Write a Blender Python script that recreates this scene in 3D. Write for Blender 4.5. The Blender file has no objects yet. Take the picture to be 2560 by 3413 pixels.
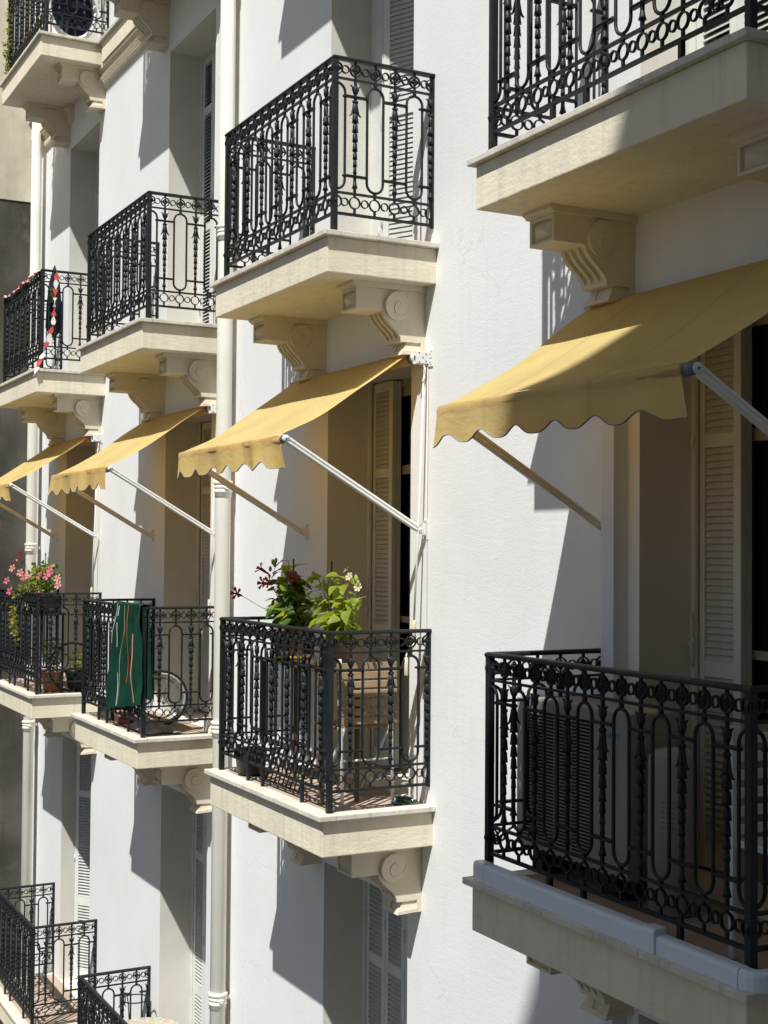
import bpy, bmesh, math, random
from math import sin, cos, pi, radians, sqrt
from mathutils import Vector, Matrix
random.seed(7)
S = bpy.context.scene
COL = S.collection

# ------------------------------------------------------------------ camera
cam_d = bpy.data.cameras.new('camera'); cam = bpy.data.objects.new('camera', cam_d); COL.objects.link(cam)
R_ = Vector((0.46698555, 0.88423326, 0.00748557)); U_ = Vector((0.02090788, -0.01950412, 0.99959114)); F_ = Vector((-0.88401774, 0.46663811, 0.02759558))
cam.matrix_world = Matrix(((R_.x, U_.x, -F_.x, 8.82867), (R_.y, U_.y, -F_.y, -3.90399), (R_.z, U_.z, -F_.z, 1.46010), (0, 0, 0, 1)))
cam_d.sensor_fit = 'HORIZONTAL'; cam_d.sensor_width = 36.0; cam_d.lens = 4527.07 / 2560 * 36.0
cam_d.clip_start = 0.05; cam_d.clip_end = 2000
S.camera = cam
# ------------------------------------------------------------------ sky, sun, exposure
SUN = Vector((0.797, -1.0, 1.92)).normalized()
elev = math.asin(SUN.z); az = math.atan2(SUN.x, SUN.y)
w = bpy.data.worlds.new('World'); S.world = w; w.use_nodes = True
nt = w.node_tree; bg = nt.nodes['Background']
sky = nt.nodes.new('ShaderNodeTexSky'); sky.sky_type = 'NISHITA'; sky.sun_disc = False
sky.sun_elevation = elev; sky.sun_rotation = az
sky.air_density = 1.0; sky.dust_density = 1.0; sky.ozone_density = 1.0
nt.links.new(sky.outputs[0], bg.inputs[0]); bg.inputs[1].default_value = 0.058
sd = bpy.data.lights.new('sun', 'SUN'); sd.energy = 4.2; sd.angle = radians(0.5); sd.color = (1.0, 0.99, 0.96)
so = bpy.data.objects.new('sun', sd); COL.objects.link(so)
so.rotation_euler = (-SUN).to_track_quat('-Z', 'Y').to_euler(); so.location = (12, -14, 28)
S.view_settings.view_transform = 'Standard'; S.view_settings.look = 'None'
S.view_settings.gamma = 1.0; S.view_settings.exposure = 0.47; S.view_settings.use_curve_mapping = False
S.render.engine = 'CYCLES'
S.cycles.max_bounces = 7; S.cycles.diffuse_bounces = 5; S.cycles.glossy_bounces = 3
S.cycles.transmission_bounces = 4; S.cycles.transparent_max_bounces = 6
S.cycles.caustics_reflective = False; S.cycles.caustics_refractive = False
try: S.cycles.use_denoising = True
except Exception: pass

# ------------------------------------------------------------------ materials
MATS = {}
def mat(name, col, rough=0.8, var=0.06, vs=3.0, bump=0.0, bs=90.0, spec=0.3, metal=0.0, streak=0.0, streak_col=(0.25, 0.22, 0.18), spots=0.0, spot_col=(0.2, 0.19, 0.17), spot_scale=14.0, trans=0.0, tcol=None, bump2=0.0, grain=0.0):
    if name in MATS: return MATS[name]
    m = bpy.data.materials.new(name); m.use_nodes = True
    t = m.node_tree; N = t.nodes; L = t.links; b = N['Principled BSDF']
    tc = N.new('ShaderNodeTexCoord'); src = tc.outputs['Object']
    if name.startswith('world_'):
        geo = N.new('ShaderNodeNewGeometry'); src = geo.outputs['Position']
    def noise(scale, detail=4, vec=None, rough_=0.55):
        n = N.new('ShaderNodeTexNoise'); n.inputs['Scale'].default_value = scale; n.inputs['Detail'].default_value = detail
        n.inputs['Roughness'].default_value = rough_
        L.new(vec if vec is not None else src, n.inputs['Vector']); return n.outputs[0]
    def mixc(a, bcol, fac):
        x = N.new('ShaderNodeMix'); x.data_type = 'RGBA'
        if isinstance(fac, float): x.inputs[0].default_value = fac
        else: L.new(fac, x.inputs[0])
        if isinstance(a, tuple): x.inputs[6].default_value = (*a, 1)
        else: L.new(a, x.inputs[6])
        if isinstance(bcol, tuple): x.inputs[7].default_value = (*bcol, 1)
        else: L.new(bcol, x.inputs[7])
        return x.outputs[2]
    def ramp(v, lo, hi, out=1.0):
        r = N.new('ShaderNodeMapRange'); r.inputs['From Min'].default_value = lo; r.inputs['From Max'].default_value = hi
        r.inputs['To Max'].default_value = out; L.new(v, r.inputs['Value']); return r.outputs[0]
    c = tuple(col)
    dark = tuple(max(0, x * (1 - var * 2)) for x in col); lite = tuple(min(1, x * (1 + var)) for x in col)
    out = mixc(dark, lite, ramp(noise(vs), 0.3, 0.7)) if var > 0 else None
    if streak > 0:
        mp = N.new('ShaderNodeMapping'); mp.inputs['Scale'].default_value = (9, 9, 0.55); L.new(src, mp.inputs['Vector'])
        s = ramp(noise(2.2, 6, mp.outputs[0], 0.6), 0.5, 0.8, streak)
        out = mixc(out, streak_col, s)
    if spots > 0:
        s = ramp(noise(spot_scale, 8, None, 0.7), 0.58, 0.74, spots)
        out = mixc(out, spot_col, s)
    if out is None: b.inputs['Base Color'].default_value = (*c, 1)
    else: L.new(out, b.inputs['Base Color'])
    b.inputs['Roughness'].default_value = rough; b.inputs['Metallic'].default_value = metal
    b.inputs['Specular IOR Level'].default_value = spec
    if bump > 0:
        h = noise(bs, 5)
        bp = N.new('ShaderNodeBump'); bp.inputs['Strength'].default_value = bump; bp.inputs['Distance'].default_value = 0.004
        L.new(h, bp.inputs['Height']); last = bp
        if bump2 > 0:
            mp = N.new('ShaderNodeMapping'); mp.inputs['Scale'].default_value = (1, 1, 3.2); L.new(src, mp.inputs['Vector'])
            b2 = N.new('ShaderNodeBump'); b2.inputs['Strength'].default_value = bump2; b2.inputs['Distance'].default_value = 0.012
            L.new(noise(11, 3, mp.outputs[0]), b2.inputs['Height']); L.new(bp.outputs[0], b2.inputs['Normal']); last = b2
        L.new(last.outputs[0], b.inputs['Normal'])
    if name == 'yellow_canvas':
        wv = N.new('ShaderNodeTexWave'); wv.wave_type = 'BANDS'; wv.bands_direction = 'X'; wv.inputs['Scale'].default_value = 0.42; wv.inputs['Distortion'].default_value = 0.25; L.new(src, wv.inputs['Vector'])
        sm = ramp(wv.outputs[1], 0.992, 1.0, 0.35); prev_c = b.inputs['Base Color'].links[0].from_socket
        mp = N.new('ShaderNodeMapping'); mp.inputs['Scale'].default_value = (1.6, 3.5, 3.5); mp.inputs['Rotation'].default_value = (0, 0, 0.3); L.new(src, mp.inputs['Vector'])
        cr = noise(3.0, 3, mp.outputs[0], 0.7); bp2 = N.new('ShaderNodeBump'); bp2.inputs['Strength'].default_value = 0.5; bp2.inputs['Distance'].default_value = 0.012
        L.new(cr, bp2.inputs['Height']); L.new(b.inputs['Normal'].links[0].from_socket, bp2.inputs['Normal']); L.new(bp2.outputs[0], b.inputs['Normal'])
        oi = N.new('ShaderNodeObjectInfo'); fade = ramp(oi.outputs['Random'], 0.0, 1.0, 0.22)
        c1 = mixc(prev_c, (0.45, 0.32, 0.14), sm); c2 = mixc(c1, (0.84, 0.71, 0.38), fade)
        mp3 = N.new('ShaderNodeMapping'); mp3.inputs['Scale'].default_value = (2.2, 9, 9); L.new(src, mp3.inputs['Vector'])
        dirt = ramp(noise(0.9, 6, None, 0.65), 0.55, 0.78, 0.22)
        L.new(mixc(c2, (0.36, 0.31, 0.20), dirt), b.inputs['Base Color'])
    if name in ('world_white_stucco', 'world_cream_plaster', 'world_bracket_cream'):
        prev_c = b.inputs['Base Color'].links[0].from_socket
        wn = N.new('ShaderNodeTexNoise'); wn.inputs['Scale'].default_value = 5; wn.inputs['Detail'].default_value = 6; L.new(src, wn.inputs['Vector'])
        va = N.new('ShaderNodeVectorMath'); va.operation = 'SCALE'; va.inputs['Scale'].default_value = 0.35; L.new(wn.outputs['Color'], va.inputs[0])
        vb = N.new('ShaderNodeVectorMath'); vb.operation = 'ADD'; L.new(src, vb.inputs[0]); L.new(va.outputs[0], vb.inputs[1])
        vo = N.new('ShaderNodeTexVoronoi'); vo.feature = 'DISTANCE_TO_EDGE'; vo.inputs['Scale'].default_value = 1.1 if 'stucco' in name else 2.6; L.new(vb.outputs[0], vo.inputs['Vector'])
        ck = N.new('ShaderNodeMapRange'); ck.inputs['From Min'].default_value = 0.0; ck.inputs['From Max'].default_value = 0.0035; ck.inputs['To Min'].default_value = 1.0; ck.inputs['To Max'].default_value = 0.0; L.new(vo.outputs[0], ck.inputs['Value'])
        mk = ramp(noise(0.8, 2), 0.52, 0.60, 0.45); mu = N.new('ShaderNodeMath'); mu.operation = 'MULTIPLY'; L.new(ck.outputs[0], mu.inputs[0]); L.new(mk, mu.inputs[1])
        o1 = mixc(prev_c, (0.42, 0.39, 0.34), mu.outputs[0])
        stn = ramp(noise(1.3, 7, None, 0.65), 0.55, 0.8, 0.30 if 'stucco' in name else 0.4)
        L.new(mixc(o1, (0.72, 0.66, 0.52) if 'stucco' in name else (0.60, 0.50, 0.36), stn), b.inputs['Base Color'])
    if name == 'wrought_iron':
        prev_c = b.inputs['Base Color'].links[0].from_socket; g_ = N.new('ShaderNodeNewGeometry')
        ru = ramp(noise(16, 6, g_.outputs['Position'], 0.7), 0.66, 0.74, 0.75)
        L.new(mixc(prev_c, (0.12, 0.055, 0.03), ru), b.inputs['Base Color'])
    if trans > 0:
        tr = N.new('ShaderNodeBsdfTranslucent'); tr.inputs[0].default_value = (*(tcol or col), 1)
        mx = N.new('ShaderNodeMixShader'); mx.inputs[0].default_value = trans
        L.new(b.outputs[0], mx.inputs[1]); L.new(tr.outputs[0], mx.inputs[2]); L.new(mx.outputs[0], N['Material Output'].inputs[0])
    MATS[name] = m
    return m
WALL = mat('world_white_stucco', (0.80, 0.80, 0.785), 0.9, 0.03, 0.9, 0.34, 85, 0.2, streak=0.20, streak_col=(0.68, 0.64, 0.54), bump2=0.07)
REVEAL = mat('world_reveal_plaster', (0.68, 0.66, 0.60), 0.9, 0.04, 2.0, 0.45, 70, 0.2, streak=0.12, streak_col=(0.5, 0.46, 0.4))
SLAB = mat('world_cream_plaster', (0.80, 0.725, 0.56), 0.88, 0.05, 2.2, 0.45, 60, 0.2, streak=0.45, streak_col=(0.46, 0.40, 0.32), bump2=0.20)
STONE = mat('world_coping_stone', (0.70, 0.65, 0.55), 0.85, 0.09, 4.0, 0.6, 50, 0.2, streak=0.6, streak_col=(0.33, 0.29, 0.23), spots=0.5, spot_col=(0.30, 0.27, 0.22), spot_scale=9)
BRK = mat('world_bracket_cream', (0.74, 0.66, 0.51), 0.88, 0.05, 3.0, 0.4, 60, 0.2, streak=0.10, streak_col=(0.5, 0.43, 0.34), bump2=0.12)
FLOOR = mat('world_balcony_floor', (0.46, 0.36, 0.28), 0.85, 0.12, 3.0, 0.3, 60, 0.2)
IRON = mat('wrought_iron', (0.013, 0.017, 0.018), 0.5, 0.2, 30, 0.25, 160, 0.32, spots=0.35, spot_col=(0.05, 0.045, 0.04), spot_scale=30)
PIPEM = mat('cream_pipe_paint', (0.78, 0.755, 0.66), 0.45, 0.03, 2.0, 0.1, 20, 0.4, streak=0.15, streak_col=(0.6, 0.54, 0.42))
SHUT = mat('shutter_paint', (0.66, 0.665, 0.62), 0.7, 0.05, 4.0, 0.3, 50, 0.3, streak=0.22, streak_col=(0.45, 0.42, 0.36))
SLATM = mat('shutter_slat_paint', (0.50, 0.505, 0.475), 0.7, 0.08, 6.0, 0.3, 50, 0.3, streak=0.3, streak_col=(0.34, 0.32, 0.27))
FRAME = mat('window_frame_paint', (0.36, 0.33, 0.27), 0.7, 0.07, 4.0, 0.25, 40, 0.3, spots=0.3, spot_col=(0.2, 0.17, 0.13), spot_scale=16)
CLOTH = mat('yellow_canvas', (0.82, 0.64, 0.26), 0.9, 0.07, 3.5, 0.35, 240, 0.15, streak=0.10, streak_col=(0.40, 0.32, 0.18), spots=0.10, spot_col=(0.25, 0.2, 0.12), spot_scale=22, trans=0.42, tcol=(0.90, 0.50, 0.08))
BIND = mat('grey_binding', (0.22, 0.235, 0.26), 0.8, 0.05, 10)
ALU = mat('white_lacquered_metal', (0.78, 0.77, 0.72), 0.38, 0.03, 6, 0.0, 1, 0.5)
HOLE = mat('dark_hole', (0.03, 0.03, 0.03), 0.8, 0.0)
CAPG = mat('grey_plastic', (0.13, 0.16, 0.19), 0.5, 0.05, 8)
GRIP = mat('cream_grip', (0.74, 0.62, 0.44), 0.5, 0.03, 8)
DUCT = mat('white_pvc', (0.70, 0.76, 0.84), 0.4, 0.02, 5, 0.0, 1, 0.4)
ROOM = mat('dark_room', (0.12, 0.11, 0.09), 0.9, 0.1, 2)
CURT = mat('grey_curtain', (0.42, 0.42, 0.36), 0.9, 0.08, 8, trans=0.2)
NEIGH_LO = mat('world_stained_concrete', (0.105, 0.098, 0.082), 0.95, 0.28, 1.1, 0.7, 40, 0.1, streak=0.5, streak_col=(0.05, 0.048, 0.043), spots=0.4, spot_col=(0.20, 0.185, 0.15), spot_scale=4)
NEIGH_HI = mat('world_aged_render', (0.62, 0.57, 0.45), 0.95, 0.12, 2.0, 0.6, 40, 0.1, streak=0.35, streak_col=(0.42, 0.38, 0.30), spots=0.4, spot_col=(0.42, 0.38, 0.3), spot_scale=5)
WINGM = mat('world_wing_render', (0.36, 0.34, 0.30), 0.9, 0.05, 1.0, 0.3, 40)
GROUND = mat('world_courtyard_paving', (0.085, 0.085, 0.085), 0.9, 0.12, 0.6, 0.3, 8)
GREEN = mat('hibiscus_leaf', (0.26, 0.32, 0.04), 0.45, 0.18, 9, 0.25, 60, 0.4, trans=0.42, tcol=(0.55, 0.62, 0.06))
DGREEN = mat('dark_leaf', (0.07, 0.13, 0.03), 0.45, 0.2, 9, 0.25, 60, 0.4, trans=0.3, tcol=(0.2, 0.33, 0.04))
OLIVE = mat('olive_leaf', (0.20, 0.22, 0.05), 0.6, 0.25, 14, trans=0.35, tcol=(0.36, 0.38, 0.06))
STEM = mat('plant_stem', (0.12, 0.11, 0.05), 0.7, 0.1, 10)
MAROON = mat('maroon_petal', (0.30, 0.03, 0.06), 0.6, 0.15, 20, trans=0.3, tcol=(0.6, 0.08, 0.12))
PINK = mat('pink_petal', (0.72, 0.17, 0.24), 0.6, 0.15, 20, trans=0.3, tcol=(0.85, 0.25, 0.3))
CORAL = mat('coral_petal', (0.78, 0.33, 0.27), 0.6, 0.12, 20, trans=0.3, tcol=(0.9, 0.4, 0.35))
CREAM = mat('cream_petal', (0.80, 0.66, 0.48), 0.6, 0.1, 20, trans=0.3)
BUD = mat('green_bud', (0.35, 0.45, 0.10), 0.5, 0.15, 20, trans=0.2)
POT = mat('mauve_clay', (0.36, 0.27, 0.23), 0.8, 0.08, 8, 0.3, 60)
TERRA = mat('terracotta', (0.34, 0.17, 0.10), 0.85, 0.1, 8, 0.3, 60)
BLACKP = mat('black_plastic', (0.02, 0.02, 0.022), 0.35, 0.1, 8)
GOLD = mat('gold_saucer', (0.65, 0.42, 0.10), 0.35, 0.05, 8, metal=0.6)
WOOD = mat('slat_wood', (0.40, 0.28, 0.17), 0.6, 0.18, 5, 0.2, 40, streak=0.2)
TABW = mat('dark_stand_wood', (0.10, 0.075, 0.05), 0.7, 0.15, 6)
TOWEL = mat('green_towel', (0.007, 0.045, 0.027), 0.95, 0.15, 12, 0.6, 220, 0.1)
ST_W = mat('white_yarn', (0.50, 0.56, 0.50), 0.9, 0.05, 20); ST_B = mat('beige_yarn', (0.42, 0.34, 0.2), 0.9, 0.05, 20)
ST_O = mat('orange_yarn', (0.50, 0.12, 0.05), 0.9, 0.05, 20); ST_P = mat('salmon_yarn', (0.55, 0.24, 0.18), 0.9, 0.05, 20)
TAPE_R = mat('tape_red', (0.62, 0.09, 0.08), 0.5, 0.05, 20); TAPE_W = mat('tape_white', (0.8, 0.78, 0.76), 0.5, 0.05, 20)
NAVY = mat('navy_cloth', (0.015, 0.02, 0.04), 0.9, 0.1, 8)
WHITEP = mat('white_plastic', (0.72, 0.72, 0.70), 0.45, 0.03, 8)
ACW = mat('ac_casing', (0.33, 0.325, 0.30), 0.5, 0.03, 6)
BLUEL = mat('blue_print', (0.02, 0.30, 0.52), 0.5, 0.0)
INK = mat('grey_ink', (0.15, 0.15, 0.15), 0.7, 0.0)
GLASSG = mat('green_bottle', (0.015, 0.05, 0.035), 0.1, 0.0, spec=0.6); TEAL = mat('teal_cloth', (0.03, 0.17, 0.19), 0.7, 0.1, 20)
GREYBAG = mat('grey_plastic_bag', (0.30, 0.30, 0.30), 0.5, 0.15, 10); WINE = mat('wine_red_cloth', (0.18, 0.02, 0.05), 0.8, 0.1, 10)
BLOCK = mat('wood_block', (0.45, 0.35, 0.22), 0.8, 0.1, 8)
def glass_mat():
    m = bpy.data.materials.new('window_glass'); m.use_nodes = True; t = m.node_tree; N = t.nodes; L = t.links
    g = N.new('ShaderNodeBsdfGlossy'); g.inputs['Roughness'].default_value = 0.03; g.inputs[0].default_value = (0.9, 0.9, 0.9, 1)
    tr = N.new('ShaderNodeBsdfTransparent'); tr.inputs[0].default_value = (0.85, 0.88, 0.86, 1)
    fr = N.new('ShaderNodeFresnel'); fr.inputs[0].default_value = 1.45
    mx = N.new('ShaderNodeMixShader'); L.new(fr.outputs[0], mx.inputs[0]); L.new(tr.outputs[0], mx.inputs[1]); L.new(g.outputs[0], mx.inputs[2])
    L.new(mx.outputs[0], N['Material Output'].inputs[0]); return m
GLASS = glass_mat()
def mosaic_mat():
    m = bpy.data.materials.new('mosaic_tiles'); m.use_nodes = True; t = m.node_tree; N = t.nodes; L = t.links; b = N['Principled BSDF']
    tc = N.new('ShaderNodeTexCoord'); v = N.new('ShaderNodeTexVoronoi'); v.inputs['Scale'].default_value = 45; L.new(tc.outputs['Object'], v.inputs['Vector'])
    hs = N.new('ShaderNodeHueSaturation'); hs.inputs['Saturation'].default_value = 0.6; hs.inputs['Value'].default_value = 0.75
    L.new(v.outputs['Color'], hs.inputs['Color'])
    mx = N.new('ShaderNodeMix'); mx.data_type = 'RGBA'; mx.inputs[0].default_value = 0.45; mx.inputs[7].default_value = (0.55, 0.42, 0.22, 1)
    L.new(hs.outputs[0], mx.inputs[6]); L.new(mx.outputs[2], b.inputs['Base Color']); b.inputs['Roughness'].default_value = 0.35
    return m
MOSAIC = mosaic_mat()

# ------------------------------------------------------------------ mesh building
class MB:
    def __init__(s): s.v = []; s.f = []; s.sm = []
    def add(s, vs, fs, smooth=False, M=None):
        o = len(s.v)
        for p in vs:
            p = Vector(p)
            if M is not None: p = M @ p
            s.v.append(tuple(p))
        for f in fs: s.f.append(tuple(i + o for i in f)); s.sm.append(smooth)
        return s
    def box(s, x0, x1, y0, y1, z0, z1, M=None):
        v = [(x0, y0, z0), (x1, y0, z0), (x1, y1, z0), (x0, y1, z0), (x0, y0, z1), (x1, y0, z1), (x1, y1, z1), (x0, y1, z1)]
        return s.add(v, [(0, 3, 2, 1), (4, 5, 6, 7), (0, 1, 5, 4), (1, 2, 6, 5), (2, 3, 7, 6), (3, 0, 4, 7)], M=M)
    def cbox(s, x0, x1, y0, y1, z0, z1, c=0.004, M=None):
        bm = bmesh.new(); bmesh.ops.create_cube(bm, size=1.0)
        for v in bm.verts: v.co = Vector(((x0 + x1) / 2 + v.co.x * (x1 - x0), (y0 + y1) / 2 + v.co.y * (y1 - y0), (z0 + z1) / 2 + v.co.z * (z1 - z0)))
        bmesh.ops.bevel(bm, geom=bm.edges[:], offset=c, segments=2, affect='EDGES', profile=0.6)
        bm.verts.index_update()
        s.add([v.co for v in bm.verts], [tuple(v.index for v in f.verts) for f in bm.faces], False, M); bm.free(); return s
    def lathe(s, prof, n=12, M=None, smooth=True, cap=True):
        v = []; f = []
        for r, z in prof:
            for k in range(n): a = 2 * pi * k / n; v.append((r * cos(a), r * sin(a), z))
        for i in range(len(prof) - 1):
            for k in range(n):
                k2 = (k + 1) % n; f.append((i * n + k, i * n + k2, (i + 1) * n + k2, (i + 1) * n + k))
        if cap: f.append(tuple(reversed(range(n)))); f.append(tuple((len(prof) - 1) * n + k for k in range(n)))
        return s.add(v, f, smooth, M)
    def tube(s, path, r, n=8, closed=False, smooth=True, ry=None, flat=None):
        P = [Vector(p) for p in path]; m = len(P); v = []; f = []
        rr = r if isinstance(r, (list, tuple)) else [r] * m
        prev = None
        for i in range(m):
            if closed: t = (P[(i + 1) % m] - P[i - 1])
            else: t = P[min(i + 1, m - 1)] - P[max(i - 1, 0)]
            t.normalize()
            if flat is not None:
                b = Vector(flat); a = b.cross(t).normalized()
            else:
                if prev is None:
                    a = t.cross(Vector((0, 0, 1)));
                    if a.length < 1e-3: a = t.cross(Vector((0, 1, 0)))
                else: a = prev - t * prev.dot(t)
                a.normalize(); b = t.cross(a)
            prev = a
            for k in range(n):
                th = 2 * pi * (k + .5) / n
                v.append(tuple(P[i] + a * cos(th) * rr[i] + b * sin(th) * (ry if ry else rr[i])))
        for i in range(m if closed else m - 1):
            j = (i + 1) % m
            for k in range(n):
                k2 = (k + 1) % n; f.append((i * n + k, i * n + k2, j * n + k2, j * n + k))
        if not closed: f.append(tuple(reversed(range(n)))); f.append(tuple((m - 1) * n + k for k in range(n)))
        return s.add(v, f, smooth)
    def sweep(s, path, prof, smooth=False):
        """horizontal path of (x,y,z), profile of (outward offset, z); outward = right-hand side of travel"""
        P = [Vector(p) for p in path]; m = len(P); v = []; f = []; n = len(prof)
        for i in range(m):
            d1 = (P[i] - P[i - 1]).normalized() if i > 0 else None
            d2 = (P[i + 1] - P[i]).normalized() if i < m - 1 else None
            if d1 is None: d1 = d2
            if d2 is None: d2 = d1
            n1 = Vector((d1.y, -d1.x, 0)); n2 = Vector((d2.y, -d2.x, 0)); nn = (n1 + n2).normalized(); nn = nn / max(0.2, nn.dot(n1))
            for o, z in prof: q = P[i] + nn * o; v.append((q.x, q.y, q.z + z))
        for i in range(m - 1):
            for k in range(n):
                k2 = (k + 1) % n; f.append((i * n + k, i * n + k2, (i + 1) * n + k2, (i + 1) * n + k))
        f.append(tuple(range(n))); f.append(tuple(reversed([(m - 1) * n + k for k in range(n)])))
        return s.add(v, f, smooth)
    def prism(s, poly, a0, a1, axis='x', M=None, smooth=False):
        n = len(poly); v = []
        for a in (a0, a1):
            for p, q in poly:
                v.append({'x': (a, p, q), 'y': (p, a, q), 'z': (p, q, a)}[axis])
        f = [tuple((k, (k + 1) % n, (k + 1) % n + n, k + n)) for k in range(n)] + [tuple(reversed(range(n))), tuple(range(n, 2 * n))]
        return s.add(v, f, smooth, M)
    def ring(s, c, R, w, d, n=18):
        """flat ring standing in the x-z plane"""
        v = []; f = []
        for k in range(n):
            a = 2 * pi * k / n
            for (r, y) in ((R - w / 2, -d / 2), (R + w / 2, -d / 2), (R + w / 2, d / 2), (R - w / 2, d / 2)):
                v.append((c[0] + r * cos(a), c[1] + y, c[2] + r * sin(a)))
        for k in range(n):
            k2 = (k + 1) % n
            for j in range(4): f.append((k * 4 + j, k * 4 + (j + 1) % 4, k2 * 4 + (j + 1) % 4, k2 * 4 + j))
        return s.add(v, f)
    def ball(s, c, r, n=6, m=4, sc=(1, 1, 1)):
        v = [(c[0], c[1], c[2] + r * sc[2])]; f = []
        for i in range(1, m):
            ph = pi * i / m
            for k in range(n):
                a = 2 * pi * k / n; v.append((c[0] + r * sc[0] * sin(ph) * cos(a), c[1] + r * sc[1] * sin(ph) * sin(a), c[2] + r * sc[2] * cos(ph)))
        v.append((c[0], c[1], c[2] - r * sc[2]))
        for k in range(n): f.append((0, 1 + k, 1 + (k + 1) % n))
        for i in range(m - 2):
            for k in range(n):
                k2 = (k + 1) % n; f.append((1 + i * n + k, 1 + (i + 1) * n + k, 1 + (i + 1) * n + k2, 1 + i * n + k2))
        L = len(v) - 1; b = 1 + (m - 2) * n
        for k in range(n): f.append((b + k, L, b + (k + 1) % n))
        return s.add(v, f, True)
    def grid(s, fn, nu, nv, smooth=True):
        v = [fn(i / nu, j / nv) for j in range(nv + 1) for i in range(nu + 1)]
        f = [(j * (nu + 1) + i, j * (nu + 1) + i + 1, (j + 1) * (nu + 1) + i + 1, (j + 1) * (nu + 1) + i) for j in range(nv) for i in range(nu)]
        return s.add(v, f, smooth)
    def mesh(s, name, m, fix=True):
        me = bpy.data.meshes.new(name); me.from_pydata(s.v, [], s.f); me.materials.append(m)
        me.polygons.foreach_set('use_smooth', s.sm)
        if fix:
            bm = bmesh.new(); bm.from_mesh(me); bmesh.ops.recalc_face_normals(bm, faces=bm.faces[:]); bm.to_mesh(me); bm.free()
        me.update(); return me
def link(name, me, parent=None, loc=(0, 0, 0), rot=(0, 0, 0), sc=(1, 1, 1), **props):
    o = bpy.data.objects.new(name, me); COL.objects.link(o)
    if parent is not None: o.parent = parent
    o.location = loc; o.rotation_euler = rot; o.scale = sc
    for k, v in props.items(): o[k] = v
    return o
def part(name, mb, m, parent=None, fix=True, **k): return link(name, mb.mesh(name, m, fix), parent, **k)
def thing(name, label, cat, loc=(0, 0, 0), rotz=0, group=None, sc=(1, 1, 1)):
    o = link(name, None, None, loc, (0, 0, rotz), sc); o['label'] = label; o['category'] = cat
    if group: o['group'] = group
    return o

# ------------------------------------------------------------------ layout
XLs = {'A': -6.45, 'B': -3.062, 'C': 0.292, 'D': 3.590}
WID = {'A': 1.84, 'B': 1.836, 'C': 1.80, 'D': 1.808}
ZF = {1: 6.6, 2: 3.228, 3: 0.0, 4: -3.285, 5: -6.55}
OX0, OX1 = 0.328, 1.478                       # window opening in balcony-local x
OTOP = {0: 9.2, 1: 9.1, 2: 5.90, 3: 2.59, 4: -0.615, 5: -3.9}

# ------------------------------------------------------------------ ground and the other buildings
g = MB().grid(lambda u, v: (-200 + 400 * u, -200 + 400 * v, -10.0), 8, 8, False)
part('ground', g, GROUND, kind='structure')
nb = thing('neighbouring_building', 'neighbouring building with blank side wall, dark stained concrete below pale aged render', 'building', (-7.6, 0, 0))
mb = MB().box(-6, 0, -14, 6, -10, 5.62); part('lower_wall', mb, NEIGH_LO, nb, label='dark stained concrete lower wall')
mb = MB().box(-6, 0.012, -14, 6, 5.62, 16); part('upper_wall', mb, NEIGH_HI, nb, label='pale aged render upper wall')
wg = thing('courtyard_wing', 'plain pale wing across the courtyard with overhanging roof', 'building', (10.3, 0, 0))
mb = MB().box(0, 9, -16, 0.0, -10, 14.0); part('wall', mb, WINGM, wg)
mb = MB().box(-1.0, 9, -16.5, 0.0, 14.0, 14.27); part('roof', mb, WINGM, wg)
wf = MB()
for k in range(5):
    for zf in (-8.2, -5, -1.8, 1.4, 4.6, 7.8):
        wf.box(-0.03, 0.02, -14.2 + k * 2.9, -13.1 + k * 2.9, zf + 0.2, zf + 2.1)
part('shutters', wf, SHUT, wg, kind='stuff')

# ------------------------------------------------------------------ the facade
B = thing('apartment_building', 'white stucco apartment facade with tall shuttered windows and cream balconies', 'building', (0, 0, 0))
ops = []
for c in 'ABCD':
    for fl in (1, 2, 3, 4, 5):
        ops.append((XLs[c] + OX0, XLs[c] + OX1, ZF[fl] + 0.0, OTOP[fl]))
xs = sorted({-7.62, 14.0} | {o[0] for o in ops} | {o[1] for o in ops})
mb = MB()
for i in range(len(xs) - 1):
    x0, x1 = xs[i], xs[i + 1]; xm = (x0 + x1) / 2
    zs = [-10.2]
    for o in sorted(ops, key=lambda o: o[2]):
        if o[0] < xm < o[1]: zs += [o[2], o[3]]
    zs.append(16)
    for k in range(0, len(zs), 2):
        mb.add([(x0, 0, zs[k]), (x1, 0, zs[k]), (x1, 0, zs[k + 1]), (x0, 0, zs[k + 1])], [(0, 1, 2, 3)])
mb.box(-7.62, 14, 0.62, 0.8, 16, 16.2); mb.box(-7.62, 14, 0, 0.62, 16.0, 16.2)
part('wall', mb, WALL, B, fix=False)
RD = 0.46
for c in 'ABCD':
    for fl in (1, 2, 3, 4, 5):
        X0, X1, Z0, Z1 = XLs[c] + OX0, XLs[c] + OX1, ZF[fl], OTOP[fl]
        m = MB()
        m.add([(X0, 0, Z0), (X0, RD, Z0), (X0, RD, Z1), (X0, 0, Z1)], [(0, 1, 2, 3)])
        m.add([(X1, 0, Z0), (X1, RD, Z0), (X1, RD, Z1), (X1, 0, Z1)], [(3, 2, 1, 0)])
        m.add([(X0, 0, Z1), (X1, 0, Z1), (X1, RD, Z1), (X0, RD, Z1)], [(0, 1, 2, 3)])
        m.add([(X0, 0, Z0), (X1, 0, Z0), (X1, RD, Z0), (X0, RD, Z0)], [(3, 2, 1, 0)])
        part('window_reveal', m, REVEAL, B, fix=False)

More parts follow.
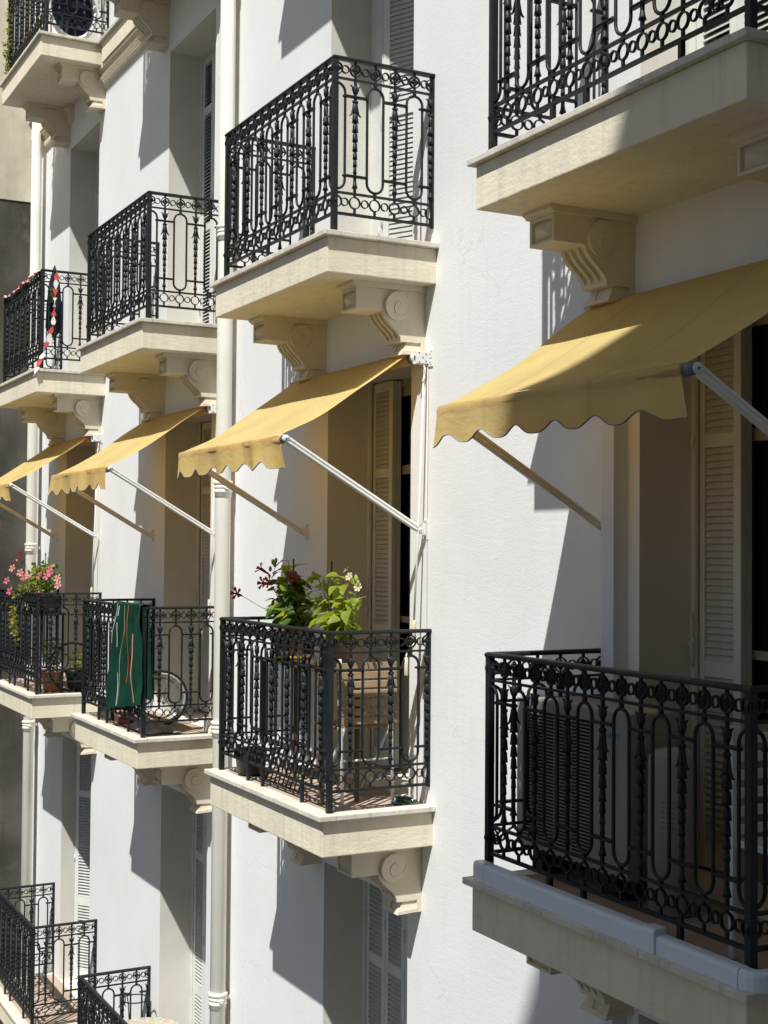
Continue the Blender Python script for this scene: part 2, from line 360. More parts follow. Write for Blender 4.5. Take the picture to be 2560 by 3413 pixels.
# shutters
LW = 0.2875
SLATW = LW - 0.096
sl = MB()
SLAT_STEEP = [(-0.0090, -0.0155), (-0.0040, -0.0165), (0.0050, 0.0155), (0.0010, 0.0165)]
SLAT_OPEN = [(-0.0155, -0.0180), (-0.0155, -0.0125), (0.0125, 0.0140), (0.0150, 0.0115)]
slat_me = {}
for nm_, pr_ in (('steep', SLAT_STEEP), ('open', SLAT_OPEN)): slat_me[nm_] = MB().prism(pr_, 0, SLATW, 'x').mesh('slat', SLATM)
N_SLATS = [0]
def leaf(parent, x, y, z0, H, ang, rails, single, kind='steep'):
    """leaf hinged at (x,y), running along direction ang"""
    fr = MB(); T = 0.016
    fr.cbox(0, 0.048, -T, T, 0, H, 0.0025); fr.cbox(LW - 0.048, LW, -T, T, 0, H, 0.0025)
    rr = [(0.0, 0.11)] + rails + [(H - 0.06, H)]
    for a, b in rr: fr.box(0.048, LW - 0.048, -T + 0.001, T - 0.001, a, b)
    for hz in (0.35, H * 0.5, H - 0.35): fr.tube([(0.0, -T - 0.004, hz - 0.04), (0.0, -T - 0.004, hz + 0.04)], 0.007, 6)
    o = part('shutter_leaf', fr, SHUT, parent, loc=(x, y, z0), rot=(0, 0, ang))
    gaps = [(rr[i][1], rr[i + 1][0]) for i in range(len(rr) - 1)]
    js = MB()
    for a, b in gaps:
        n = int((b - a) / 0.0312); p = (b - a) / n
        for k in range(n):
            zz = a + p * (k + 0.5)
            if single and N_SLATS[0] < 296 and single[0] < z0 + zz < single[1]:
                link('slat', slat_me[kind], o, (0.048, 0, zz)); N_SLATS[0] += 1
            else:
                js.prism(SLAT_OPEN if kind == 'open' else SLAT_STEEP, 0.048, 0.048 + SLATW, 'x', Matrix.Translation((0, 0, zz)))
    if js.v: part('slats', js, SLATM, o, kind='stuff')
    return o
def window_open(c, fl):
    """open shutters folded at the jambs, glazed casements behind, dark room beyond"""
    xl = XLs[c]; z0, z1 = ZF[fl], OTOP[fl]; H = z1 - z0; x0, x1 = xl + OX0, xl + OX1
    f = MB(); y = 0.40
    f.box(x0, x0 + 0.045, y, y + 0.05, z0, z1); f.box(x1 - 0.045, x1, y, y + 0.05, z0, z1); f.box(x0 + 0.045, x1 - 0.045, y, y + 0.05, z1 - 0.05, z1)
    xm = (x0 + x1) / 2
    for a, b in ((x0 + 0.045, xm), (xm, x1 - 0.045)):
        f.box(a + 0.002, a + 0.05, y + 0.008, y + 0.045, z0, z1 - 0.05); f.box(b - 0.05, b - 0.002, y + 0.008, y + 0.045, z0, z1 - 0.05)
        for za, zb in ((z0, z0 + 0.10), (z0 + 0.98, z0 + 1.02), (z0 + 1.96, z0 + 2.02), (z1 - 0.11, z1 - 0.05)):
            f.box(a + 0.05, b - 0.05, y + 0.012, y + 0.042, za, zb)
        f.box(a + 0.05, b - 0.05, y + 0.022, y + 0.03, z0 + 0.10, z0 + 0.66); f.box(a + 0.05, b - 0.05, y + 0.012, y + 0.042, z0 + 0.66, z0 + 0.70)
    fo = part('window_frame', f, FRAME, B)
    for a, b in ((x0 + 0.045, xm), (xm, x1 - 0.045)):
        g_ = MB().box(a + 0.05, b - 0.05, y + 0.024, y + 0.028, z0 + 0.70, z1 - 0.11)
        part('pane', g_, GLASS, fo)
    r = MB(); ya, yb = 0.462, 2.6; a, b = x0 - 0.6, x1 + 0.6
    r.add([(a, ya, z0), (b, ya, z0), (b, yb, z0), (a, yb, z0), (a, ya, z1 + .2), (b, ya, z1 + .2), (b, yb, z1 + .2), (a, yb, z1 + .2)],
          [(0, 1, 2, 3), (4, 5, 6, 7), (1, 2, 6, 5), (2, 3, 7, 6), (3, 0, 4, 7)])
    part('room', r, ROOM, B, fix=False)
    cu = MB()
    cu.grid(lambda u, v: (x0 + 0.02 + (0.62 + 0.22 * v * v - 0.22 * (1 - abs(2 * v - 1))) * u, 0.56 + 0.02 * sin(u * 40) + 0.01 * sin(u * 17 + v * 3), z0 + 0.03 + (z1 - z0 - 0.1) * v), 46, 12)
    part('curtain', cu, CURT, B, fix=False)
    single = (ZF[fl], OTOP[fl]) if (c in 'CD' and fl == 3) else None
    leaf(B, x0 + 0.012, 0.345, z0 + 0.02, H - 0.03, 0, [(0.87, 0.94), (1.92, 1.98)], single)
    leaf(B, x0 + 0.012, 0.381, z0 + 0.02, H - 0.03, 0, [(0.87, 0.94), (1.92, 1.98)], None)
    leaf(B, x1 - 0.012 - LW, 0.345, z0 + 0.02, H - 0.03, 0, [(0.87, 0.94), (1.92, 1.98)], None)
    j = MB().box(x0, x0 + 0.03, 0.30, 0.318, z0, z1); jo = part('shutter_post', j, SHUT, B)
    la = MB().ball((x0 + 0.016, 0.296, z0 + 1.97), 0.014, 8, 6, (1, 0.8, 2.6)); part('hinge_cover', la, SHUT, jo)
    la = MB().tube([(x0 + 0.018, 0.292, z0 + 0.93), (x0 + 0.026, 0.280, z0 + 0.96), (x0 + 0.026, 0.280, z0 + 1.15), (x0 + 0.016, 0.292, z0 + 1.18)], 0.005, 6)
    la.tube([(x0 + 0.016 + 0.018 * cos(a * pi / 6), 0.286, z0 + 1.05 + 0.022 * sin(a * pi / 6)) for a in range(12)], 0.005, 6, True); part('latch', la, SHUT, jo)
def window_shut(c, fl):
    xl = XLs[c]; z0, z1 = ZF[fl], OTOP[fl]; H = z1 - z0; x0, x1 = xl + OX0, xl + OX1
    rails = {4: [(0.80, 0.90), (1.98, 2.05)], 2: [(0.02 + 1.03, 1.11), (2.1, 2.17)]}.get(fl, [(0.9, 0.97), (1.95, 2.02)])
    f = MB(); f.box(x0, x0 + 0.035, 0.29, 0.33, z0, z1); f.box(x1 - 0.035, x1, 0.29, 0.33, z0, z1); f.box(x0 + 0.035, x1 - 0.035, 0.29, 0.33, z1 - 0.03, z1)
    for hz in (z0 + 0.4, z0 + 1.3, z1 - 0.4): f.tube([(x0 + 0.037, 0.288, hz - 0.05), (x0 + 0.037, 0.288, hz + 0.05)], 0.008, 6)
    part('shutter_frame', f, SHUT, B)
    wl = (x1 - x0 - 0.078) / 4; s = wl / LW
    if c == 'A' and fl == 4:
        leaf(B, x0 + 0.045, 0.155, z0 + 0.015, H - 0.05, math.atan2(0.75, 1.0), rails, None, 'open')
        leaf(B, x0 + 0.33, 0.34, z0 + 0.015, H - 0.05, -0.4, rails, None, 'open')
        leaf(B, x0 + 0.02, 0.30, z0 + 0.015, H - 0.05, math.atan2(-0.14, 0.03), rails, None, 'open').scale = (0.5, 1, 1)
    for k in (range(4) if not (c == 'A' and fl == 4) else (2, 3)):
        single = (-3.3, -0.6) if (c == 'C' and fl == 4 and k == 0) else None
        o = leaf(B, x0 + 0.037 + k * (wl + 0.0015), 0.315, z0 + 0.015, H - 0.05, 0, rails, single, 'open'); o.scale = (s * 0.992, 1, 1)
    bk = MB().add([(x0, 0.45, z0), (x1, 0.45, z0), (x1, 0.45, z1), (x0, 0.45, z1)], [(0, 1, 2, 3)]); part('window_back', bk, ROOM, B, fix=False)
def window_zigzag(c, fl):
    xl = XLs[c]; z0, z1 = ZF[fl], OTOP[fl]; H = z1 - z0; x0, x1 = xl + OX0, xl + OX1
    rails = [(1.03, 1.10), (2.1, 2.17)]
    f = MB(); f.cbox(x0, x0 + 0.15, 0.30, 0.335, z0, z1, 0.004); f.box(x1 - 0.035, x1, 0.30, 0.335, z0, z1); f.box(x0 + 0.15, x1 - 0.035, 0.30, 0.335, z1 - 0.04, z1)
    part('shutter_frame', f, SHUT, B)
    p0 = (x0 + 0.155, 0.315); p1 = (x0 + 0.155 + 0.258, 0.19)
    leaf(B, p0[0], p0[1], z0 + 0.015, H - 0.06, math.atan2(p1[1] - p0[1], p1[0] - p0[0]), rails, None)
    leaf(B, p1[0] + 0.004, p1[1] + 0.002, z0 + 0.015, H - 0.06, math.atan2(0.125, 0.258), rails, (3.2, 5.75))
    p2 = (p1[0] + 0.27, 0.315)
    leaf(B, p2[0] + 0.005, p2[1], z0 + 0.015, H - 0.06, math.atan2(-0.1, 0.27), rails, None)
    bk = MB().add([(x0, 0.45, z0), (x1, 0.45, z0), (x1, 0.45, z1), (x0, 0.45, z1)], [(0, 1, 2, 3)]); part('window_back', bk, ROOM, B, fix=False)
for c in 'DCBA': window_open(c, 3)
window_open('A', 1)
window_zigzag('C', 2)
for c in 'CBA': window_shut(c, 4)
for c in 'ABD': window_shut(c, 2)
window_shut('D', 4)
for c in 'BCD': window_shut(c, 1)
for c in 'ABCD': window_shut(c, 5)

# belt course joining the top balconies
for (a, b) in ((-7.62, -6.45), (-4.61, -3.062), (-1.226, 0.292), (2.092, 3.59), (5.398, 14)):
    part('belt_course', MB().prism([(0, 6.368), (-0.10, 6.368), (-0.10, 6.568), (0, 6.568)], a + 0.03, b - 0.03 if b < 13 else b), SLAB, B)
    part('belt_coping', MB().prism([(0, 6.57), (-0.134, 6.57), (-0.136, 6.598), (0, 6.600)], a + 0.002, b - 0.002), STONE, B)
for (a, b) in ((-7.62, -6.0), (-4.80, -2.85), (-1.5, 0.5), (1.9, 3.8), (5.3, 14)):
    mb = MB().prism([(0, 6.366), (-0.085, 6.366), (-0.085, 6.335), (-0.062, 6.320), (-0.045, 6.285), (-0.040, 6.215), (-0.03, 6.19), (-0.012, 6.175), (0, 6.17)], a, b)
    part('belt_moulding', mb, BRK, B)
mb = MB(); x = -4.78
while x < -2.86:
    mb.add([(x, -0.036, 6.212), (x + 0.030, -0.036, 6.212), (x + 0.062, -0.052, 6.30), (x + 0.034, -0.052, 6.30), (x + 0.030, -0.082, 6.25), (x + 0.052, -0.045, 6.318)],
           [(0, 1, 4), (1, 2, 4), (2, 5, 3, 4), (3, 0, 4)]); x += 0.052
part('leaf_ornament', mb, BRK, B, fix=False, kind='stuff')

# ------------------------------------------------------------------ railing pieces (panel coordinates: x along, y out, z up)
PS, PSS = 0.1174, 0.1274           # motif spacing, front and side
DR = 0.637; W0 = 1.81; EI = 0.078  # railing depth, balcony width, railing inset
def stadium(hw, zt, zb, n=9):
    p = []
    for k in range(n + 1): a = pi * k / n; p.append((hw * cos(a), 0, zt - hw + hw * sin(a)))
    for k in range(n + 1): a = pi + pi * k / n; p.append((hw * cos(a), 0, zb + hw + hw * sin(a)))
    return p
m = MB(); m.tube(stadium(0.0515, 0.854, 0.254), 0.0077, 8, True); m.box(-0.008, 0.008, -0.008, 0.008, 0.858, 0.878); m.ball((0, 0, 0.865), 0.011); m.box(-0.008, 0.008, -0.008, 0.008, 0.24, 0.25)
ARCH = m.mesh('arch_bar', IRON)
def halfarch():
    h = 0.0515; p = []
    n = 5
    for k in range(n + 1): a = pi / 2 * (1 - k / n); p.append((h * cos(a), 0, 0.854 - h + h * sin(a)))
    for k in range(n + 1): a = -pi / 2 * k / n; p.append((h * cos(a), 0, 0.254 + h + h * sin(a)))
    return p
HALF = MB().tube(halfarch(), 0.0077, 8).mesh('half_arch_bar', IRON)
def baluster():
    m = MB(); q = pi / 4
    Mr = Matrix.Rotation(q, 4, 'Z')
    m.lathe([(0.0095, 0.238), (0.0095, 0.878)], 4, Mr, False)
    m.ball((0, 0, 0.868), 0.010); m.ball((0, 0, 0.893 - 0.012), 0.009)
    # tulip
    m.lathe([(0.006, 0.797), (0.013, 0.806), (0.017, 0.822), (0.014, 0.84), (0.010, 0.852)], 8)
    for sx in (-1, 1):
        m.tube([(sx * 0.008, 0, 0.808), (sx * 0.017, 0, 0.826), (sx * 0.019, 0, 0.842), (sx * 0.032, 0, 0.853)], [0.006, 0.006, 0.005, 0.0015], 5, ry=0.007, flat=(0, 1, 0))
    m.ball((0, 0, 0.803), 0.010); m.ball((-0.010, 0, 0.758), 0.010); m.ball((0.010, 0, 0.758), 0.010); m.ball((0, -0.008, 0.756), 0.010); m.ball((0, 0.008, 0.756), 0.010)
    # hanging leaves
    m.lathe([(0.012, 0.75), (0.015, 0.725), (0.014, 0.70), (0.012, 0.685)], 8)
    for sx in (-1, 1):
        m.tube([(sx * 0.010, 0, 0.745), (sx * 0.015, 0, 0.715), (sx * 0.020, 0, 0.693), (sx * 0.029, 0, 0.68), (sx * 0.037, 0, 0.676)], [0.005, 0.006, 0.006, 0.004, 0.0012], 5, ry=0.007, flat=(0, 1, 0))
    zs = [0.695, 0.636, 0.582, 0.528, 0.474, 0.430, 0.388, 0.350]
    rs = [0.0185, 0.0175, 0.0165, 0.015, 0.0137, 0.0123, 0.011]
    for i in range(7):
        a, b = zs[i], zs[i + 1]; r = rs[i]; h = a - b
        m.lathe([(r * 0.45, a), (r * 0.84, a - h * 0.15), (r * 0.93, a - h * 0.6), (r * 1.08, a - h * 0.93), (r * 0.6, a - h * 0.90)], 8)
        for sx in (-1, 1):
            m.add([(sx * r * 0.7, -0.003, b + h * 0.35), (sx * r * 1.32, 0, b + 0.002), (sx * r * 0.6, 0.003, b + h * 0.1), (sx * r * 0.6, -0.005, b + h * 0.12)], [(0, 1, 2), (0, 3, 1), (1, 3, 2)])
    m.ball((0, 0, 0.350), 0.009)
    m.ball((0, 0, 0.315), 0.009)
    m.lathe([(0.005, 0.312), (0.010, 0.300), (0.013, 0.282), (0.018, 0.268), (0.008, 0.270)], 8)
    m.ball((0, 0, 0.256), 0.008)
    return m.mesh('baluster', IRON)
BAL = baluster()
def tie(z, half=0.083):
    m = MB(); m.cbox(-half + 0.012, half - 0.012, -0.0125, 0.0125, z - 0.0065, z + 0.0065, 0.003)
    m.box(-half + 0.02, half - 0.02, -0.016, 0.016, z - 0.0022, z + 0.0022)
    for s in (-1, 1):
        v = [(s * (half - 0.012), -0.0125, z - 0.0065), (s * (half - 0.012), 0.0125, z - 0.0065), (s * (half - 0.012), 0.0125, z + 0.0065), (s * (half - 0.012), -0.0125, z + 0.0065), (s * half, 0, z)]
        m.add(v, [(0, 1, 4), (1, 2, 4), (2, 3, 4), (3, 0, 4)])
    return m
TIEU = tie(0.785).mesh('tie_bar', IRON); TIEL = tie(0.334).mesh('tie_bar_low', IRON)
TIEUh = tie(0.785, 0.045).mesh('tie_bar_short', IRON); TIELh = tie(0.334, 0.045).mesh('tie_bar_low_short', IRON)
def rosette():
    m = MB(); z = 0.9355
    m.ring((0, 0, z), 0.0325, 0.0055, 0.016, 20); m.box(-0.006, 0.006, -0.006, 0.006, z + 0.034, 0.986); m.box(-0.006, 0.006, -0.006, 0.006, 0.886, z - 0.034)
    m.ball((0, 0, z), 0.0085, 8, 5, (1, 1.3, 1))
    for k in range(8):
        a = k * pi / 4; m.ball((0.0140 * cos(a), 0, z + 0.0140 * sin(a)), 0.0070 if k % 2 == 0 else 0.0058, 6, 4, (1, 1.3, 1))
    for k in range(4):
        a = k * pi / 2; d = Vector((cos(a), 0, sin(a))); p = Vector((-sin(a), 0, cos(a))); c = Vector((0, 0, z))
        m.add([c + d * 0.016 + p * 0.011 + Vector((0, -.003, 0)), c + d * 0.016 - p * 0.011 + Vector((0, -.003, 0)), c + d * 0.031, c + d * 0.016 + p * 0.011 + Vector((0, .003, 0)), c + d * 0.016 - p * 0.011 + Vector((0, .003, 0))], [(0, 1, 2), (4, 3, 2), (0, 2, 3), (1, 4, 2)])
    return m.mesh('rosette_ring', IRON)
ROS = rosette()
m = MB(); m.ring((0, 0, 0.9345), 0.0215, 0.0048, 0.014, 16); SMR = m.mesh('small_ring', IRON)
m = MB(); m.ring((0, 0, 0.1835), 0.0325, 0.0055, 0.014, 20); m.box(-0.006, 0.006, -0.006, 0.006, 0.2165, 0.229); m.box(-0.006, 0.006, -0.006, 0.006, 0.122, 0.151)
for s_ in (-1, 1): m.ball((s_ * 0.034, 0, 0.1835), 0.007, 5, 3)
BIGR = m.mesh('large_ring', IRON)
m = MB(); m.ring((0, 0, 0.1835), 0.0215, 0.0048, 0.013, 16); SMRL = m.mesh('small_ring_low', IRON)

def panel(rail, ox, oy, rz, n, sp, start_half, end_wall):
    """n motifs of spacing sp; arch centres at even positions, leafy balusters at odd ones"""
    ca, sa = cos(rz), sin(rz); s = sp / 0.1274
    def put(name, me, u, flipx=1): link(name, me, rail, (ox + ca * u, oy + sa * u, 0), (0, 0, rz), (s * flipx, 1, 1))
    for k in range(n + 1):
        u = k * sp
        last = k == n and end_wall
        if last: u -= 0.018
        if k % 2 == 0:
            if k == 0: put('arch_bar', HALF, u + 0.012)
            elif k == n: put('arch_bar', HALF, u - 0.012, -1)
            else: put('arch_bar', ARCH, u)
        else:
            put('baluster', BAL, u)
            if last:
                put('tie_bar', TIEUh, u - 0.04); put('tie_bar', TIELh, u - 0.04)
            else:
                put('tie_bar', TIEU, u); put('tie_bar', TIEL, u)
        if k < n: put('small_ring', SMR, u + sp / 2); put('small_ring', SMRL, u + sp / 2)
        if 0 < k < n or last: put('rosette_ring', ROS, u); put('large_ring', BIGR, u)
    # rings behind the corner posts
    if n: put('rosette_ring', ROS, 0.012); put('large_ring', BIGR, 0.012)
    if not end_wall: put('rosette_ring', ROS, n * sp - 0.012); put('large_ring', BIGR, n * sp - 0.012)
TOPP = [(-0.017, 0.984), (0.017, 0.984), (0.020, 0.992), (0.017, 1.001), (0.008, 1.0055), (-0.008, 1.0055), (-0.017, 1.001), (-0.020, 0.992)]
def railing_meshes():
    a, b = EI, W0 - EI
    path = [(a, 0.0, 0), (a, -DR, 0), (b, -DR, 0), (b, 0.0, 0)]
    # outward is the right-hand side: travelling down -y on the left side, right-hand side is -x
    top = MB().sweep(path, [(-p, q) for p, q in TOPP][::-1]).mesh('top_rail', IRON)
    bars = []
    for z0, z1 in ((0.876, 0.887), (0.228, 0.240), (0.108, 0.123)):
        bars.append(MB().sweep(path, [(-0.008, z0), (0.008, z0), (0.008, z1), (-0.008, z1)]).mesh('rail_bar', IRON))
    posts = []
    for x in (a, b):
        posts.append(('post', MB().cbox(x - 0.016, x + 0.016, -DR - 0.016, -DR + 0.016, 0, 0.986, 0.003).mesh('post', IRON)))
        posts.append(('wall_post', MB().box(x - 0.012, x + 0.012, -0.014, 0.004, 0.10, 0.986).mesh('wall_post', IRON)))
    for u in (4, 6, 11):
        posts.append(('rail_foot', MB().cbox(a + u * PS - 0.011, a + u * PS + 0.011, -DR - 0.010, -DR + 0.010, 0.0, 0.109, 0.002).mesh('rail_foot', IRON)))
    return top, bars, posts
TOPR, BARS, POSTS = railing_meshes()

# slab, coping, floor, bracket meshes (balcony coordinates)
def slab_mesh():
    m = MB(); m.cbox(0.034, W0 - 0.034, -0.698, 0.002, -0.232, -0.0305, 0.006)
    return m.mesh('slab', SLAB)
SLABM = slab_mesh()
def coping_pieces():
    out = []; f = 0.105
    cuts = [0.0, 0.62, 1.24, W0]
    for i in range(3):
        m = MB(); m.cbox(cuts[i] + (0.0012 if i else 0), cuts[i + 1] - (0.0012 if i < 2 else 0), -0.73, -0.73 + f, -0.030, 0.0, 0.0045); out.append(m.mesh('coping_stone', STONE))
    for x0, x1 in ((0, 0.10), (W0 - 0.10, W0)):
        m = MB(); m.cbox(x0, x1, -0.73 + f + 0.0015, -0.0015, -0.030, 0.0, 0.0045); out.append(m.mesh('coping_stone', STONE))
    return out
COPS = coping_pieces()
FLO = MB().box(0.1015, W0 - 0.1015, -0.73 + 0.1065, 0.30, -0.029, -0.004).mesh('floor', FLOOR)
def bracket_mesh():
    m = MB(); w = 0.19
    # cap moulding
    m.prism([(0.0, 0.0), (-0.482, 0.0), (-0.482, -0.018), (-0.470, -0.024), (-0.462, -0.034), (0, -0.034)], -0.016, w + 0.016)
    # block with recessed panel on its front
    m.box(0, w, -0.436, 0, -0.160, -0.034)
    fy0, fy1 = -0.454, -0.436
    m.box(0, w, fy0, fy1, -0.053, -0.034); m.box(0, w, fy0, fy1, -0.160, -0.147); m.box(0, 0.016, fy0, fy1, -0.147, -0.053); m.box(w - 0.016, w, fy0, fy1, -0.147, -0.053)
    cx, cz = w / 2, -0.100
    m.add([(0.022, -0.4362, -0.142), (w - 0.022, -0.4362, -0.142), (w - 0.022, -0.4362, -0.058), (0.022, -0.4362, -0.058), (cx - 0.025, -0.470, cz), (cx + 0.025, -0.470, cz)],
          [(0, 1, 5, 4), (1, 2, 5), (2, 3, 4, 5), (3, 0, 4)])
    # scroll body: ribs and flutes
    prof = [(-0.283, -0.160), (-0.278, -0.178), (-0.268, -0.198), (-0.252, -0.217), (-0.232, -0.236), (-0.210, -0.254), (-0.190, -0.272), (-0.174, -0.292), (-0.164, -0.312), (-0.160, -0.330)]
    def inset(p, d):
        q = []
        for i, (y, z) in enumerate(p):
            a = p[max(i - 1, 0)]; b = p[min(i + 1, len(p) - 1)]; t = Vector((b[0] - a[0], b[1] - a[1])).normalized()
            k = 0 if i in (0, len(p) - 1) else (0.35 if i in (len(p) - 2,) else 1)
            if i == len(p) - 2: k = 0.0
            q.append((y - t.y * d * k * 1.0, z + t.x * d * k))
        return q
    xs_ = [0, 0.026, 0.058, 0.079, 0.111, 0.132, 0.164, w]
    for i in range(7):
        p = prof if i % 2 == 0 else inset(prof, 0.021)
        m.prism([(0.0, -0.160)] + p + [(0.0, -0.330)], xs_[i], xs_[i + 1])
    # foot: wedge pairs and pocketed sides
    m.prism([(0, -0.330), (-0.112, -0.330), (-0.146, -0.402), (0, -0.395)], 0.028, w - 0.028)
    for a, b in ((0.0, 0.078), (0.112, w)):
        m.add([(a + 0.020, -0.118, -0.3305), (b - 0.012, -0.118, -0.3305), (b, -0.158, -0.404), (a, -0.158, -0.404), (a + 0.02, -0.03, -0.3305), (b - 0.012, -0.03, -0.3305), (b, -0.03, -0.397), (a, -0.03, -0.397)],
              [(0, 1, 2, 3), (4, 5, 1, 0), (0, 3, 7, 4), (1, 5, 6, 2), (3, 2, 6, 7), (4, 7, 6, 5)])
    m.box(0.0, w, -0.030, 0, -0.400, -0.330)
    m.prism([(-0.03, -0.375), (-0.150, -0.383), (-0.158, -0.404), (-0.03, -0.398)], -0.001, w + 0.001)
    return m.mesh('bracket', BRK)
BRKM = bracket_mesh()
def volute_mesh(side):
    m = MB(); w = 0.19; xb = 0 if side < 0 else w; sg = side
    def disc(cy, cz, R, hmax, base, dirv, n=28):
        v = [(xb, cy, cz)]
        for ring_, rr in ((0, R), (1, R)):
            for k in range(n):
                a = 2 * pi * k / n; y, z = cos(a), sin(a)
                h = base + hmax * (0.5 + 0.5 * (y * dirv[0] + z * dirv[1]))
                v.append((xb + sg * (h if ring_ else 0.0), cy + rr * y, cz + rr * z))
        v.append((xb + sg * (base + hmax * 0.5), cy, cz)); f = []
        for k in range(n):
            k2 = (k + 1) % n; f.append((1 + k, 1 + k2, 1 + n + k2, 1 + n + k)); f.append((1 + n + k, 1 + n + k2, 2 * n + 1))
        m.add(v, f)
    disc(-0.190, -0.128, 0.083, 0.026, 0.0005, (-0.78, 0.62))
    def outer(y, z): return 0.0005 + 0.026 * (0.5 + 0.5 * ((y + 0.190) * -0.78 + (z + 0.128) * 0.62) / 0.083)
    P = []; kn = [(10, 0.070), (-30, 0.060), (-90, 0.045), (-180, 0.034), (-270, 0.028), (-300, 0.022)]
    for i in range(len(kn) - 1):
        (a0, r0), (a1, r1) = kn[i], kn[i + 1]; n_ = max(2, int((a0 - a1) / 15))
        for k in range(n_ + (i == len(kn) - 2)):
            t_ = k / n_; a = radians(a0 + (a1 - a0) * t_); r = r0 + (r1 - r0) * t_; y, z = -0.178 + r * cos(a), -0.133 + r * sin(a)
            P.append((xb + sg * (outer(y, z) + 0.0005), y, z))
    m.tube(P, [0.0015 + 0.0035 * min(1, k / 6) for k in range(len(P))], 6)
    return m.mesh('volute', BRK)
VOLR, VOLL = volute_mesh(1), volute_mesh(-1)

def balcony(c, fl, label, rail_n=True):
    g_ = 'cream balconies with black iron railings'
    sx = WID[c] / W0
    t = thing('balcony', label, 'balcony', (XLs[c], 0, ZF[fl]), 0, g_, (sx, 1, 1))
    link('slab', SLABM, t); link('floor', FLO, t)
    for me in COPS: link('coping_stone', me, t)
    for bx in (0.105, 1.462):
        b = link('bracket', BRKM, t, (bx, 0, -0.232)); link('volute', VOLR, b); link('volute', VOLL, b)
    r = link('railing', TOPR, t)
    for nm, me in POSTS: link(nm, me, r)
    for me in BARS: link('rail_bar', me, r)
    # front: post to post, 14 motifs; sides: corner to wall, 5 motifs
    fs = (W0 - 2 * EI) / 14
    panel(r, EI, -DR, 0, 14, fs, True, False)
    panel(r, W0 - EI, -DR, pi / 2, 5, DR / 5, True, True)
    panel(r, EI, -DR, pi / 2, 5, DR / 5, True, True)
    return t
balcony('A', 1, 'topmost balcony, beside the neighbouring building, with a big white ring behind its railing')
balcony('B', 1, 'balcony of which only a scroll bracket shows, right of the belt course')
balcony('C', 1, 'balcony above the half folded shutters, over the frame')
balcony('D', 1, 'balcony highest on the wall nearest the viewer')
balcony('A', 2, 'balcony with red and white barrier tape tied along its railing')
balcony('B', 2, 'empty balcony between the taped balcony and the cream downpipe')
balcony('C', 2, 'empty balcony at half folded shutters, above the awning with the planted balcony')
balcony('D', 2, 'large balcony at upper right, partly shaded, with weathered coping')
balcony('A', 3, 'balcony full of pink flowers and pots beside the grey concrete wall')
balcony('B', 3, 'balcony with a dark green towel hung over its railing')
balcony('C', 3, 'balcony with hibiscus plants and a slatted wooden chair')
balcony('D', 3, 'shaded balcony with air conditioner and white cable ducting on its coping')
balcony('A', 4, 'low balcony at far bottom corner beside the concrete wall, bare floor in sun')
balcony('B', 4, 'low balcony holding the round mosaic table')
balcony('C', 4, 'low balcony mostly below the frame, right of the downpipe')
for c in 'D': balcony(c, 4, 'balcony below the air conditioner balcony, out of frame')

# ------------------------------------------------------------------ downpipes
def downpipe(x, y, label, zc):
    t = thing('downpipe', label, 'downpipe', (x, y, -10), 0, 'cream downpipes')
    m = MB().lathe([(0.060, 0), (0.060, 26)], 24); part('pipe', m, PIPEM, t)
    for z in zc:
        z += 10
        m = MB(); m.lathe([(0.0605, -0.075), (0.0655, -0.072), (0.0655, -0.045), (0.071, -0.040), (0.073, -0.028), (0.068, -0.02), (0.066, -0.008), (0.071, -0.004), (0.071, 0.006), (0.066, 0.012), (0.068, 0.02), (0.076, 0.03), (0.077, 0.042), (0.070, 0.05), (0.0605, 0.052)], 24)
        m.box(-0.012, 0.012, 0.055, 0.10, -0.012, 0.012); m.cbox(0.055, 0.088, -0.012, 0.012, -0.016, 0.010, 0.003); m.tube([(0.075, -0.02, -0.003), (0.075, 0.02, -0.003)], 0.006, 6)
        part('pipe_collar', m, PIPEM, t, loc=(0, 0, z))
downpipe(-1.05, -0.10, 'cream downpipe running down the facade right of the green towel balcony', (5.9, 3.92, 1.93, 0.08, -1.99, -4))
downpipe(-7.21, -0.12, 'cream downpipe in the corner against the neighbouring building', (8, 4.6, 1.45, -0.62, -3.6))

